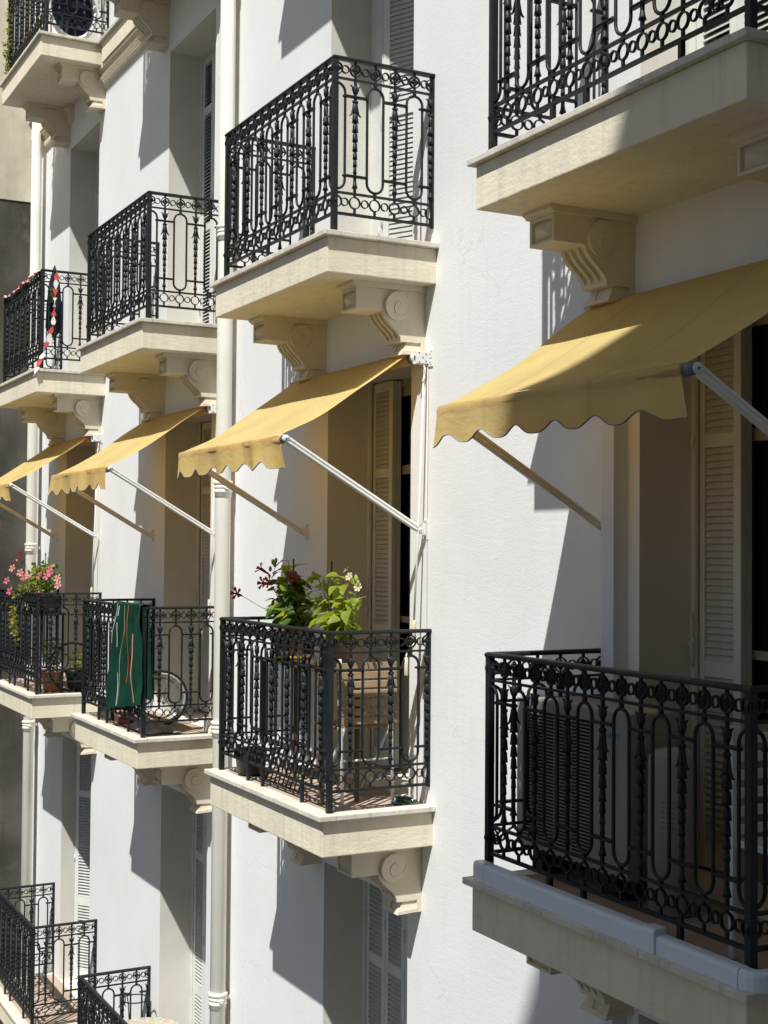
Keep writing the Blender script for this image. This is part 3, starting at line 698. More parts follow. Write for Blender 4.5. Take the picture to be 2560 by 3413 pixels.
# ------------------------------------------------------------------ awnings
AX0, AX1 = -0.017, 1.633
def awning(c, label, seed, gap=0.0):
    rnd = random.Random(seed); t = thing('awning', label, 'awning', (XLs[c] + (0.105 if c == 'D' else 0), 0, 0), 0, 'yellow drop arm awnings', (0.975 if c == 'D' else 1, 1, 1))
    ph = [rnd.uniform(0, 6.28) for _ in range(6)]
    yb, zb = -0.897, 2.068
    def top(u, v):
        x = AX0 + (AX1 - AX0) * u; e = abs(2 * u - 1)
        y = -0.075 + (yb + 0.075) * v; z = 2.618 + (zb + 0.026 - 2.618) * v
        z -= 0.030 * sin(pi * v ** 1.35) + 0.010 * sin(pi * v) * (1 - e * e)
        z += 0.0035 * sin(u * 9 + ph[0] + 3 * v) * sin(pi * v) + 0.0025 * sin(u * 23 + ph[1] - 5 * v) * v + 0.0018 * sin(v * 14 + u * 6 + ph[2])
        z += 0.006 * (e ** 8) * sin(v * 7 + ph[3]) * sin(pi * v)
        return (x, y, z)
    part('canopy', MB().grid(top, 56, 30), CLOTH, t, fix=False)
    # underside stretched below the roller, seen from inside
    def val(u, v):
        x = AX0 + (AX1 - AX0) * u; p = 0.268
        xx = x - 0.351 + (0.03 if c == 'C' else 0) + 0.012 * sin(x * 9 + ph[5]); sc = ((1 + cos(2 * pi * xx / p)) / 2) ** (1.5 if c == 'D' else 2.4)
        zt = zb + 0.020; low = 1.914 + (0.042 if c == 'D' else 0.044) * sc + 0.006 * sin(u * 5 + ph[4])
        if u < 0.04: low = 1.908 + (low - 1.908) * u / 0.04
        if u > 0.96: low = 1.908 + (low - 1.908) * (1 - u) / 0.04
        z = zt + (low - zt) * v
        y = yb - 0.026 - 0.004 * sin(pi * min(1, v * 5))
        y += v * (0.012 * sin(u * 13 + ph[0]) + 0.007 * sin(u * 31 + ph[1])) * (1.0 if c != 'D' else 0.6)
        if c == 'C': y += 0.035 * v * math.exp(-((u - 0.72) / 0.05) ** 2) - 0.03 * v * math.exp(-((u - 0.80) / 0.05) ** 2)
        if u > 0.9: y += v * (u - 0.9) * 0.4 * (1 if c in 'CD' else .5)
        if u < 0.07: y -= v * (0.07 - u) * 0.25
        return (x, y, z)
    part('valance', MB().grid(val, 150, 9), CLOTH, t, fix=False)
    pts = [val(k / 150, 1.0) for k in range(151)]
    part('edge_binding', MB().tube([(p[0], p[1], p[2]) for p in pts], 0.0022, 4, ry=0.005, flat=(0, 1, 0)), BIND, t)
    part('front_bar', MB().tube([(AX0 + 0.004, yb, zb), (AX1 - 0.004, yb, zb)], 0.023, 14), ALU, t)
    part('bar_sleeve', MB().tube([(AX0, yb, zb), (AX1, yb, zb)], 0.0275, 16), CLOTH, t)
    part('bar_end_cap', MB().tube([(AX1 + 0.001, yb, zb), (AX1 + 0.040 + gap, yb, zb)], 0.022, 14), CAPG, t)
    part('roller', MB().tube([(AX0 + 0.01, -0.066, 2.578), (AX1 - 0.03, -0.066, 2.578)], 0.039, 18), CLOTH, t)
    part('roller_cap', MB().tube([(AX1 - 0.03, -0.066, 2.578), (AX1 + 0.012, -0.066, 2.578)], [0.036, 0.036], 18), CAPG, t)
    part('roller_cap', MB().tube([(AX1 + 0.012, -0.066, 2.578), (AX1 + 0.03, -0.066, 2.578)], [0.038, 0.034], 18), ALU, t)
    for xa in (AX0 + (0.034 if c != 'D' else 0.01), AX1 + 0.034 + gap):
        p0 = Vector((xa, -0.045, 1.575)); p1 = Vector((xa, yb, zb)); d = (p1 - p0).normalized(); nrm = Vector((0, -d.z, d.y))
        ln = (p1 - p0).length; Mx = Matrix(((1, 0, 0, p0.x), (0, d.y, nrm.y, p0.y), (0, d.z, nrm.z, p0.z), (0, 0, 0, 1)))
        m = MB(); hh = 0.019; sec = [(-0.010, -hh), (0.010, -hh), (0.014, -0.013), (0.014, -0.006), (0.010, -0.003), (0.010, 0.003), (0.014, 0.006), (0.014, 0.013), (0.010, hh), (-0.010, hh), (-0.014, 0.013), (-0.014, -0.013)]
        m.prism([(a, b) for a, b in sec], 0.02, ln - 0.055, 'y', Mx)
        a_ = part('arm', m, ALU, t)
        m = MB(); m.prism([(a * 1.04, b * 1.04) for a, b in sec], ln - 0.054, ln, 'y', Mx); m.tube([(xa - 0.0146, yb, zb), (xa + 0.0146, yb, zb)], 0.0205, 16)
        part('arm_joint', m, ALU, a_)
        m = MB(); m.tube([(xa + 0.0146, yb, zb), (xa + 0.0162, yb, zb)], 0.0055, 8); part('arm_bolt', m, CAPG, a_)
        m = MB(); m.cbox(xa - 0.026, xa + 0.026, -0.006, 0.0, 1.52, 1.635, 0.002)
        for s_ in (-1, 1): m.prism([(-0.005, 1.545), (-0.05, 1.562), (-0.06, 1.578), (-0.05, 1.594), (-0.005, 1.615)], xa + s_ * 0.0165 - 0.0025, xa + s_ * 0.0165 + 0.0025)
        m.tube([(xa - 0.022, -0.045, 1.577), (xa + 0.022, -0.045, 1.577)], 0.006, 8)
        ab = part('arm_bracket', m, ALU, t)
        m = MB()
        for zz in (1.532, 1.622): m.tube([(xa, -0.0062, zz), (xa, -0.008, zz)], 0.006, 8)
        part('bolt', m, CAPG, ab)
    for xw, s_ in ((AX0 - 0.045, -1), (AX1 + 0.05, 1)):
        m = MB(); a, b = (xw - 0.012, xw + 0.055) if s_ > 0 else (xw - 0.055, xw + 0.012)
        m.cbox(a, b, -0.007, 0.0, 2.522, 2.622, 0.002)
        m.box(xw - 0.010, xw - 0.004, -0.100, -0.007, 2.536, 2.556); m.box(xw - 0.010, xw - 0.004, -0.100, -0.007, 2.594, 2.614); m.box(xw - 0.010, xw - 0.004, -0.045, -0.007, 2.556, 2.594)
        m.cbox(xw - 0.004, xw + 0.014, -0.085, -0.007, 2.540, 2.610, 0.002)
        wb = part('wall_bracket', m, ALU, t)
        m = MB()
        for (px, pz) in ((0.040, 2.535), (0.040, 2.609), (0.026, 2.548), (0.026, 2.596), (0.040, 2.572), (0.027, 2.572)):
            m.tube([(xw + s_ * px, -0.0065, pz), (xw + s_ * px, -0.0078, pz)], 0.0042, 8)
        for (py, pz) in ((-0.07, 2.548), (-0.07, 2.602), (-0.045, 2.575), (-0.025, 2.555), (-0.025, 2.596)):
            m.tube([(xw + 0.0138, py, pz), (xw + 0.0150, py, pz)], 0.0042, 8)
        part('screw_hole', m, HOLE, wb)
    return t
awning('A', 'yellow awning farthest along the wall, above the pink flowers', 3)
awning('B', 'yellow awning above the green towel balcony', 5)
awning('C', 'yellow awning above the hibiscus balcony, creased valance and open bracket', 9)
awning('D', 'yellow awning nearest the viewer, half shaded, with grey edged scalloped valance', 12, 0.022)
def crank(c, label, dz=0.0):
    t = thing('awning_crank', label, 'awning crank', (XLs[c] + 1.66, 0, 0), 0, 'hanging awning cranks')
    m = MB(); m.tube([(0.03, -0.030, 2.525), (0.038, -0.03, 2.50), (0.036, -0.03, 2.475), (0.03, -0.03, 2.462), (0.022, -0.03, 2.475), (0.022, -0.03, 2.50), (0.03, -0.030, 2.525)], 0.0035, 6)
    m.tube([(0.03, -0.03, 2.47), (0.03, -0.04, 2.44), (0.028, -0.032, 2.42)], 0.006, 8); part('hook', m, ALU, t)
    m = MB(); m.tube([(0.028, -0.035, 2.44), (0.012, -0.058, 1.5), (0.0, -0.072, 1.05)], 0.0062, 8)
    m.tube([(0.0, -0.072, 0.95), (0.0, -0.074, 0.915), (0.012, -0.085, 0.895), (0.05, -0.14, 0.880), (0.062, -0.155, 0.868), (0.064, -0.158, 0.84)], 0.006, 8); part('shaft', m, ALU, t)
    part('grip', MB().lathe([(0.010, 0.945), (0.0125, 0.95), (0.0125, 1.045), (0.010, 1.05)], 12, Matrix.Translation((0, -0.072, 0))), GRIP, t)
    part('grip', MB().lathe([(0.010, 0.740), (0.0125, 0.745), (0.0125, 0.84), (0.010, 0.845)], 12, Matrix.Translation((0.064, -0.158, 0))), GRIP, t)
    part('pull_cord', MB().tube([(0.036, -0.012, 2.52), (0.030, -0.012, 1.6), (0.034, -0.010, 0.9), (0.030, -0.012, 0.25)], 0.0022, 5), ALU, t)
crank('A', 'white crank rod with cream grips hanging beside the pink flower balcony')
crank('B', 'white crank rod with cream grips hanging at the green towel balcony, by the downpipe')
crank('C', 'white crank rod with cream grips hanging at the hibiscus balcony')

# ------------------------------------------------------------------ things on the balconies
def pot(name, label, cat, loc, r0, r1, h, m, rim=0.01, group=None):
    t = thing(name, label, cat, loc, 0, group)
    part('pot_body', MB().lathe([(r0 * .9, 0), (r0, 0.004), (r1, h - 0.03), (r1 + rim, h - 0.028), (r1 + rim, h), (r1 - 0.006, h), (r1 - 0.012, h - 0.03)], 22), m, t)
    part('soil', MB().lathe([(r1 - 0.014, h - 0.028), (0.004, h - 0.022)], 18), TABW, t)
    return t
def leafmesh(name, m, L, W, fold=0.25, curl=0.3, serr=True):
    mb = MB(); n = 6; v = []; 
    def wd(t): return W * (sin(pi * min(1, t ** 0.62)) ** 0.8) * (1 - 0.25 * t)
    for i in range(n + 1):
        t = i / n; z = -curl * L * t * t; ww = wd(t) * (1 + (0.10 if (i % 2 and serr) else 0))
        v += [(L * t, -ww, z + ww * fold), (L * t, 0, z), (L * t, ww, z + ww * fold)]
    f = []
    for i in range(n):
        a = i * 3; f += [(a, a + 1, a + 4, a + 3), (a + 1, a + 2, a + 5, a + 4)]
    mb.add(v, f, True); return mb.mesh(name, m, False)
LEAFS = [leafmesh('leaf', GREEN, 0.095, 0.044), leafmesh('leaf', GREEN, 0.070, 0.032, 0.3, 0.45), leafmesh('leaf', GREEN, 0.115, 0.056, 0.18, 0.5)]
DLEAFS = [leafmesh('leaf', DGREEN, 0.095, 0.046), leafmesh('leaf', DGREEN, 0.065, 0.030, 0.3, 0.45), leafmesh('leaf', GREEN, 0.095, 0.044, 0.2, 0.5), leafmesh('leaf', DGREEN, 0.085, 0.040, 0.2, 0.5)]
def flowermesh(name, m, r, n=5, bell=False):
    mb = MB()
    for k in range(n):
        a = 2 * pi * k / n; d = Vector((cos(a), sin(a), 0)); p = Vector((-sin(a), cos(a), 0)); up = Vector((0, 0, 1))
        c0 = up * 0.0; q = 0.55 if not bell else 1.1
        v = [c0, d * r * .45 + p * r * .20 + up * r * q * .35, d * r * .45 - p * r * .20 + up * r * q * .35, d * r * .85 + p * r * .30 + up * r * q * .5, d * r * .85 - p * r * .30 + up * r * q * .5, d * r + up * r * q * .42]
        mb.add([tuple(x) for x in v], [(0, 2, 1), (1, 2, 4, 3), (3, 4, 5)], True)
    if bell: mb.tube([(0, 0, 0.01), (0, 0, -r * 1.1), (0.004, 0, -r * 1.7)], [r * .25, r * .14, 0.002], 6)
    mb.tube([(0, 0, 0), (0, 0, r * .7)], r * .06, 4)
    return mb.mesh(name, m, False)
FL_M = flowermesh('flower', MAROON, 0.046, 5, True); FL_C = flowermesh('flower', CREAM, 0.036, 6); FL_P = flowermesh('flower', PINK, 0.040, 5); FL_K = flowermesh('flower', CORAL, 0.040, 5)
BUDM = MB().ball((0, 0, 0), 0.011, 7, 5, (1, 1, 1.7)).mesh('bud', BUD)
def rdir(rnd, up=0.2):
    v = Vector((rnd.gauss(0, 1), rnd.gauss(0, 1), rnd.gauss(up, .6))); return v.normalized()
def orient(o, d, rnd):
    q = Vector(d).to_track_quat('X', 'Z'); o.rotation_mode = 'QUATERNION'; o.rotation_quaternion = q @ Matrix.Rotation(rnd.uniform(-.6, .6), 3, 'X').to_quaternion()
def plant(t, base, tips, meshes, n, rnd, spread=0.05, lo=0.0, leafsc=(0.7, 1.15)):
    """stems from base to tips with leaves carried on short stalks"""
    st = MB(); paths = []
    for tip in tips:
        b = Vector(base); e = Vector(tip); mid = b.lerp(e, .5) + Vector((rnd.uniform(-.03, .03), rnd.uniform(-.03, .03), .02))
        P = [b.lerp(mid, k / 3) if k < 3 else mid.lerp(e, (k - 3) / 3) for k in range(7)]
        st.tube([tuple(p) for p in P], [0.005 - 0.0005 * k for k in range(7)], 5); paths.append(P)
    for i in range(n):
        P = paths[i % len(paths)]; s = lo + (1 - lo) * rnd.random() ** .8; k = min(5, int(s * 6)); p = P[k].lerp(P[k + 1], s * 6 - k)
        d = rdir(rnd, .15); q = p + d * rnd.uniform(.01, spread)
        st.tube([tuple(p), tuple(q)], 0.0016, 3)
        o = link('leaf', rnd.choice(meshes), t, tuple(q)); orient(o, (d.x, d.y - .15, d.z - .35), rnd); k_ = rnd.uniform(*leafsc); o.scale = (k_, k_, k_)
    part('stems', st, STEM, t)
rnd = random.Random(21)
# hibiscus balcony (column C)
tb = thing('plant_stand', 'narrow dark stand under the hibiscus pots', 'stand', (0.85, -0.45, 0))
part('shelf', MB().cbox(0, 0.95, -0.14, 0.13, 0.755, 0.775, 0.003), TABW, tb)
for lx in (0.03, 0.90):
    for ly in (-0.12, 0.10): part('leg', MB().box(lx, lx + 0.022, ly, ly + 0.022, 0, 0.755), TABW, tb)
part('crossbar', MB().box(0.05, 0.90, -0.115, -0.100, 0.25, 0.28), TABW, tb)
so_ = thing('saucer', 'shiny gold saucer under the larger hibiscus pot', 'saucer', (1.06, -0.45, 0.7755)); part('dish', MB().lathe([(0.09, 0), (0.125, 0.004), (0.135, 0.022), (0.128, 0.024), (0.118, 0.010), (0.02, 0.008)], 24), GOLD, so_)
p1 = pot('potted_plant', 'dark leaved hibiscus with maroon trumpet flowers in mauve pot', 'plant', (1.06, -0.45, 0.784), 0.085, 0.112, 0.200, POT)
plant(p1, (0, 0, 0.16), [(-0.10, 0.02, 0.60), (-0.16, 0.0, 0.45), (0.02, -0.05, 0.52), (-0.06, 0.06, 0.52), (0.10, 0.0, 0.42), (-0.20, 0.03, 0.30), (0.06, 0.06, 0.36), (-0.28, 0.0, 0.42), (0.20, 0.0, 0.30)], DLEAFS, 185, rnd, 0.075)
part('stake', MB().tube([(0.02, 0.0, 0.15), (0.025, 0.0, 0.615)], 0.005, 6), BLACKP, p1)
def flow(t, me, p, d, s=1.0):
    o = link('flower', me, t, p, sc=(s, s, s)); o.rotation_mode = 'QUATERNION'; o.rotation_quaternion = Vector(d).to_track_quat('Z', 'Y')
# maroon flowers: world positions minus pot base
def rel(t, X, Y, Z): return (X - t.location.x, Y - t.location.y, Z - t.location.z)
st = MB()
for (X, Y, Z, d) in ((0.62, -0.47, 1.325, (-.5, -.6, .5)), (0.66, -0.47, 1.235, (-.8, -.5, .1)), (0.20, -0.47, 1.152, (-1, -.2, .2)), (0.74, -0.46, 1.245, (.2, -.9, .2)), (1.10, -0.46, 1.275, (.5, -.5, .6))):
    flow(p1, FL_M, rel(p1, X, Y, Z), d, 1.0)
    q = rel(p1, X, Y, Z); dv = Vector(d).normalized(); a = Vector(q) - dv * 0.05; b = Vector((-0.10, 0.0, q[2] - 0.09))
    st.tube([tuple(a), tuple((a + b) / 2 - Vector((0, 0, .03))), tuple(b)], 0.0018, 4)
part('flower_stalks', st, STEM, p1)
for (X, Z) in ((0.78, 1.375), (0.83, 1.385), (0.81, 1.36), (0.74, 1.33)): link('bud', BUDM, p1, rel(p1, X, -0.46, Z))
p2 = pot('potted_plant', 'bright green hibiscus with cream flowers in the smaller pot', 'plant', (1.66, -0.44, 0.776), 0.07, 0.09, 0.15, POT)
plant(p2, (0, 0, 0.12), [(-0.10, 0.0, 0.50), (0.12, 0.0, 0.52), (0.20, 0.02, 0.40), (-0.20, 0.0, 0.42), (0.02, -0.02, 0.40), (0.02, 0.05, 0.30), (-0.28, 0.02, 0.52), (0.10, -0.04, 0.30), (0.28, 0.0, 0.45), (0.22, -0.03, 0.30)], LEAFS, 150, rnd, 0.06, 0.15, (0.5, 0.95))
part('stake', MB().tube([(-0.12, 0.03, 0.12), (-0.11, 0.03, 0.615)], 0.005, 6), BLACKP, p2)
for (X, Z, d) in ((1.305, 1.335, (-.2, -.5, .8)), (1.845, 1.335, (-.3, -.6, .7)), (1.89, 1.303, (.3, -.8, .4)), (1.30, 1.215, (-.5, -.8, 0)), (2.00, 1.245, (.5, -.7, .3))): flow(p2, FL_C, rel(p2, X, -0.46, Z), d, 0.75)
for (X, Z) in ((1.44, 1.30), (1.55, 1.27), (1.66, 1.29), (1.98, 1.29), (2.0, 1.27), (1.40, 1.31), (1.38, 1.27), (1.99, 1.165), (1.97, 1.30)): link('bud', BUDM, p2, rel(p2, X, -0.46, Z))
ch = thing('folding_chair', 'wooden slatted folding chair with white frame standing by the hibiscus', 'chair', (1.85, -0.32, 0))
for k in range(7):
    z = 0.455 + k * 0.052; part('slat', MB().cbox(-0.010 - 0.003 * k, 0.004 - 0.003 * k, -0.185, 0.200, z, z + 0.040, 0.003), WOOD, ch)
for y in (-0.16, 0.165): part('frame', MB().tube([(0.01, y, 0), (-0.012, y, 0.45), (-0.034, y, 0.83)], 0.010, 8), WHITEP, ch)
for y in (-0.14, 0.145): part('leg', MB().tube([(-0.36, y, 0), (-0.16, y, 0.24), (0.0, y, 0.44)], 0.009, 8), WHITEP, ch)
part('crossbar', MB().tube([(-0.006, -0.16, 0.25), (-0.006, 0.165, 0.25)], 0.006, 6), WHITEP, ch)
for k in range(5): part('seat_slat', MB().cbox(-0.38 + k * 0.07, -0.32 + k * 0.07, -0.17, 0.18, 0.425, 0.438, 0.003), WOOD, ch)
bt = thing('bottle', 'small green glass bottle lying on the hibiscus balcony floor', 'bottle', (1.90, -0.15, 0.022), 0.6, None, (0.7, 0.7, 0.7))
part('body', MB().lathe([(0.005, 0), (0.028, 0.002), (0.03, 0.12), (0.012, 0.155), (0.011, 0.19)], 14, Matrix.Rotation(pi / 2, 4, 'Y')), GLASSG, bt)
tc_ = part('cleaning_cloth', MB().grid(lambda u, v: (1.90 + 0.07 * u, -0.20 + 0.06 * v, 0.003 + 0.010 * abs(sin(u * 7 + v * 4))), 12, 8), TEAL, None, False); tc_['label'] = 'crumpled teal cloth beside the green bottle'; tc_['category'] = 'cloth'
bg_ = thing('plastic_bucket', 'black plastic bucket behind the railing corner near the downpipe', 'bucket', (0.62, -0.53, 0)); part('bucket_body', MB().lathe([(0.075, 0), (0.09, 0.012), (0.105, 0.16), (0.11, 0.165), (0.10, 0.165), (0.085, 0.02)], 20), BLACKP, bg_)
ba = thing('fallen_shelf', 'dark folded grate leaning inside the hibiscus railing', 'grate', (1.2, -0.56, 0), 0)
for k in range(9): part('bar', MB().tube([(-0.25 + k * 0.06, 0, 0.02), (-0.22 + k * 0.06, 0.06, 0.24)], 0.005, 5), BLACKP, ba)
part('bar_frame', MB().tube([(-0.27, 0, 0.02), (0.25, 0, 0.02), (0.28, 0.06, 0.24), (-0.24, 0.06, 0.24)], 0.007, 6, True), BLACKP, ba)

# towel balcony (column B)
tw = thing('towel', 'dark green towel with thin coloured stripes hung over the railing', 'towel', (-2.0, -DR, 0))
def tf(u, v):   # u across, v down the front
    x = 0.02 + 0.70 * u - v * (0.20 - 0.21 * u) * 1.0
    z = 1.012 - v * (0.88 - 0.12 * u + 0.005 * sin(u * 17))
    y = -0.034 - 0.010 * v + (0.016 * sin(u * 17 + v * 2.2 + 1.5 * sin(v * 3)) + 0.008 * sin(u * 41 - v * 3) + 0.004 * sin(u * 9 + v * 14)) * min(1, v * 3 + .25)
    return (x, y, z)
def tbk(u, v):
    x = 0.02 + 0.70 * u + v * 0.08; return (x, 0.028 + 0.006 * sin(u * 20 + v), 1.012 - v * 0.72)
part('front_fold', MB().grid(tf, 140, 24), TOWEL, tw, False); part('back_fold', MB().grid(tbk, 30, 12), TOWEL, tw, False)
part('top_fold', MB().grid(lambda u, v: (0.02 + 0.70 * u, -0.031 * cos(pi * v) + (0.016 * sin(u * 17) + 0.008 * sin(u * 41)) * .25 * (1 - v), 1.012 + 0.012 * sin(pi * v)), 60, 6), TOWEL, tw, False)
def stripe(f0, f1, m, v0=0.0, v1=0.97, w_=0.0060):
    def g2(u, v):
        vv = v0 + (v1 - v0) * v; uu = f0 + (f1 - f0) * (vv ** 1.3) + 0.015 * sin(vv * 5 + f0 * 9); tp = 1.0 if 0.03 < v < 0.97 else 0.3
        p = tf(uu, vv); return (p[0] + (u - .5) * w_ * 2 * tp, p[1] - 0.004, p[2])
    part('stripe', MB().grid(g2, 2, 30), m, tw, False)
stripe(0.12, 0.10, ST_W, 0, .38); stripe(0.22, 0.22, ST_W, .02, .12, .01); stripe(0.24, 0.20, ST_W, .18, .42, 0.010); stripe(0.33, 0.28, ST_W, .66, .99, 0.009); stripe(0.43, 0.44, ST_B, 0, .99)
stripe(0.60, 0.62, ST_O, 0, .78); stripe(0.68, 0.90, ST_P, .28, .97, 0.012)
rb = thing('small_wheel', 'small spoked wheel with white rim leaning behind the towel balcony railing', 'wheel', (-1.98, -0.27, 0.218), pi / 2 - 0.15)
part('rim', MB().tube([(0.20 * cos(a * pi / 14), 0.03 * sin(a), 0.20 * sin(a * pi / 14)) if 0 else (0.20 * cos(a * pi / 14), 0, 0.20 * sin(a * pi / 14)) for a in range(28)], 0.011, 8, True), ACW, rb)
part('inner_rim', MB().tube([(0.165 * cos(a * pi / 14), 0.02, 0.165 * sin(a * pi / 14)) for a in range(28)], 0.006, 6, True), CAPG, rb)
part('outer_tyre', MB().tube([(0.222 * cos(a * pi / 16), 0.006, 0.222 * sin(a * pi / 16)) for a in range(32)], 0.010, 8, True), BLACKP, rb)
for k in range(5): part('spoke', MB().tube([(0.19 * cos(.3 + k * .5), -0.004, 0.19 * sin(.3 + k * .5)), (0.02, -0.004, -0.05)], 0.003, 5), CAPG, rb)
wb_ = thing('cable_box', 'small white electrical box with beige hose at the foot of the wall by the downpipe', 'electrical box', (-1.37, -0.045, 0.03)); part('box_body', MB().cbox(-0.10, 0.04, -0.04, 0.045, -0.03, 0.075, 0.005), WHITEP, wb_)
part('hose', MB().tube([(0.045, -0.02, 0.03), (0.075, -0.05, 0.01), (0.08, -0.06, -0.08), (0.085, -0.05, -0.17), (0.13, -0.02, -0.25), (0.16, 0.0, -0.27)], 0.010, 8), GRIP, wb_)
wk = part('wood_block', MB().cbox(-2.42, -2.24, -0.53, -0.44, 0.0, 0.085, 0.003), BLOCK); wk['label'] = 'pale wooden block on the towel balcony floor'; wk['category'] = 'block'
bgp = part('plastic_bag', MB().grid(lambda u, v: (-2.05 + 0.62 * u + 0.03 * sin(v * 9), -0.58 + 0.30 * v, 0.008 + 0.075 * sin(pi * u) ** .5 * sin(pi * v) ** .6 * (0.6 + 0.4 * sin(u * 17 + v * 9) * cos(u * 7 - v * 13))), 34, 18), GREYBAG, None, False); bgp['label'] = 'crumpled grey plastic bag on the towel balcony floor'; bgp['category'] = 'bag'
wc = part('folded_cloth', MB().cbox(-2.22, -2.0, -0.56, -0.42, 0.0, 0.05, 0.012), WINE); wc['label'] = 'folded wine red cloth between the wooden block and the grey bag'; wc['category'] = 'cloth'
pf = thing('pebble_planter', 'dark planter box standing against the railing left of the towel', 'planter', (-2.62, -0.46, 0)); part('box_body', MB().cbox(-0.2, 0.2, -0.10, 0.10, 0, 0.16, 0.006), BLACKP, pf)

# pink flower balcony (column A)
ps = thing('plant_stand', 'black metal stand carrying the long flower trough', 'stand', (-5.15, -0.46, 0)); part('shelf', MB().cbox(-0.35, 0.35, -0.13, 0.13, 0.775, 0.80, 0.003), BLACKP, ps)
for lx in (-0.33, 0.31):
    for ly in (-0.12, 0.10): part('leg', MB().box(lx, lx + 0.02, ly, ly + 0.02, 0, 0.775), BLACKP, ps)
pl = thing('flower_trough', 'black trough of pink geraniums above the railing by the grey wall', 'plant', (-5.15, -0.46, 0.8005))
part('trough', MB().cbox(-0.30, 0.30, -0.10, 0.10, 0, 0.17, 0.006), BLACKP, pl)
OL = [leafmesh('leaf', OLIVE, 0.05, 0.026, .2, .3), leafmesh('leaf', DGREEN, 0.05, 0.022, .2, .3), leafmesh('leaf', GREEN, 0.055, 0.026, .2, .4)]
fm = MB(); r3 = random.Random(4); meshes_src = []
def bush(t, cx, cy, cz, rx, ry, rz, n, m, name='foliage'):
    b = MB()
    for _ in range(n):
        while True:
            p = Vector((r3.uniform(-1, 1), r3.uniform(-1, 1), r3.uniform(-1, 1)))
            if p.length < 1: break
        q = Vector((cx + p.x * rx, cy + p.y * ry, cz + p.z * rz)); d = rdir(r3, .3); s = d.orthogonal().normalized(); s = Matrix.Rotation(r3.uniform(0, 6.28), 3, d) @ s
        L = r3.uniform(.03, .055); W = L * .35; nn = d.cross(s) * W * .3
        b.add([tuple(q), tuple(q + d * L * .5 + s * W + nn), tuple(q + d * L), tuple(q + d * L * .5 - s * W + nn), tuple(q + d * L * .5)], [(0, 1, 4), (1, 2, 4), (2, 3, 4), (3, 0, 4)], True)
    return part(name, b, m, t, False, kind='stuff')
bush(pl, -0.10, -0.08, 0.22, 0.36, 0.14, 0.13, 420, OLIVE)
bush(pl, 0.0, -0.03, 0.34, 0.26, 0.12, 0.17, 320, GREEN)
bush(pl, 0.12, 0.0, 0.34, 0.30, 0.12, 0.16, 220, DGREEN)
bush(pl, -0.45, -0.15, 0.17, 0.25, 0.08, 0.07, 130, OLIVE)
st = MB()
for (X, Y, Z, me) in ((-5.60, -0.60, 1.385, FL_P), (-5.66, -0.60, 1.335, FL_K), (-5.99, -0.60, 1.225, FL_K), (-5.62, -0.60, 1.185, FL_K), (-6.25, -0.60, 1.085, FL_P), (-5.45, -0.6, 1.14, FL_P), (-4.70, -0.52, 1.235, FL_P), (-4.70, -0.55, 1.17, FL_P), (-4.46, -0.50, 1.15, FL_K), (-4.36, -0.52, 1.085, FL_K), (-4.86, -0.60, 0.975, FL_P), (-5.78, -0.67, 0.985, FL_P), (-4.94, -0.56, 1.165, FL_P), (-4.55, -.55, 1.2, FL_P), (-5.25, -.6, 1.15, FL_K)):
    q = rel(pl, X, Y, Z); flow(pl, me, q, (0.5 + r3.uniform(-.2, .2), -.8, .4), 1.15)
    st.tube([(q[0] * .5, q[1] * .3, 0.16), (q[0] * .9, q[1] * .9, q[2] - 0.05), q], 0.002, 4)
for k in range(14):
    a = r3.uniform(-.35, .45); st.tube([(a * .5, 0, 0.15), (a, r3.uniform(-.1, .1), r3.uniform(.35, .56))], 0.0022, 4)
part('stems', st, STEM, pl)
part('stake', MB().tube([(0.02, 0.0, 0.15), (0.02, 0, 0.60)], 0.006, 6), DGREEN, pl)
tp = pot('potted_plant', 'small leafy plant in terracotta pot on the pink flower balcony floor', 'plant', (-4.95, -0.42, 0.0), 0.085, 0.115, 0.22, TERRA); bush(tp, 0, 0, 0.38, 0.15, 0.13, 0.17, 160, DGREEN)
flow(tp, FL_P, (0.02, -0.12, 0.24), (0.4, -.8, .3), 0.7)
tp = pot('potted_plant', 'dark pot with sparse green shoots on the pink flower balcony, near the doorway', 'plant', (-4.88, -0.18, 0.0), 0.09, 0.125, 0.22, BLACKP); bush(tp, 0, 0, 0.30, 0.10, 0.09, 0.12, 60, GREEN)
tr_ = thing('trailing_plant', 'trailing plant with violet flowers hanging outside the pink flower balcony railing', 'plant', (-5.62, -0.665, 0.60)); bush(tr_, 0, 0, 0.10, 0.10, 0.02, 0.14, 70, GREEN); bush(tr_, 0.12, 0, -0.08, 0.07, 0.02, 0.12, 50, OLIVE)
part('stem', MB().tube([(-0.05, 0.02, 0.26), (0.02, 0.0, 0.10), (0.10, 0, -0.05), (0.16, 0, -0.18)], 0.003, 5), STEM, tr_)
for p in ((-0.04, -0.02, 0.15), (0.04, -0.02, 0.08)): flow(tr_, FL_P, p, (0.3, -.9, .3), 0.6)
hoop = thing('hoop', 'thin black hoop leaning at the doorway of the pink flower balcony', 'hoop', (-4.85, -0.24, 0.0), pi / 2); part('ring', MB().tube([(0.24 * cos(a * pi / 16), 0, 0.25 + 0.24 * sin(a * pi / 16)) for a in range(32)], 0.012, 8, True), BLACKP, hoop)

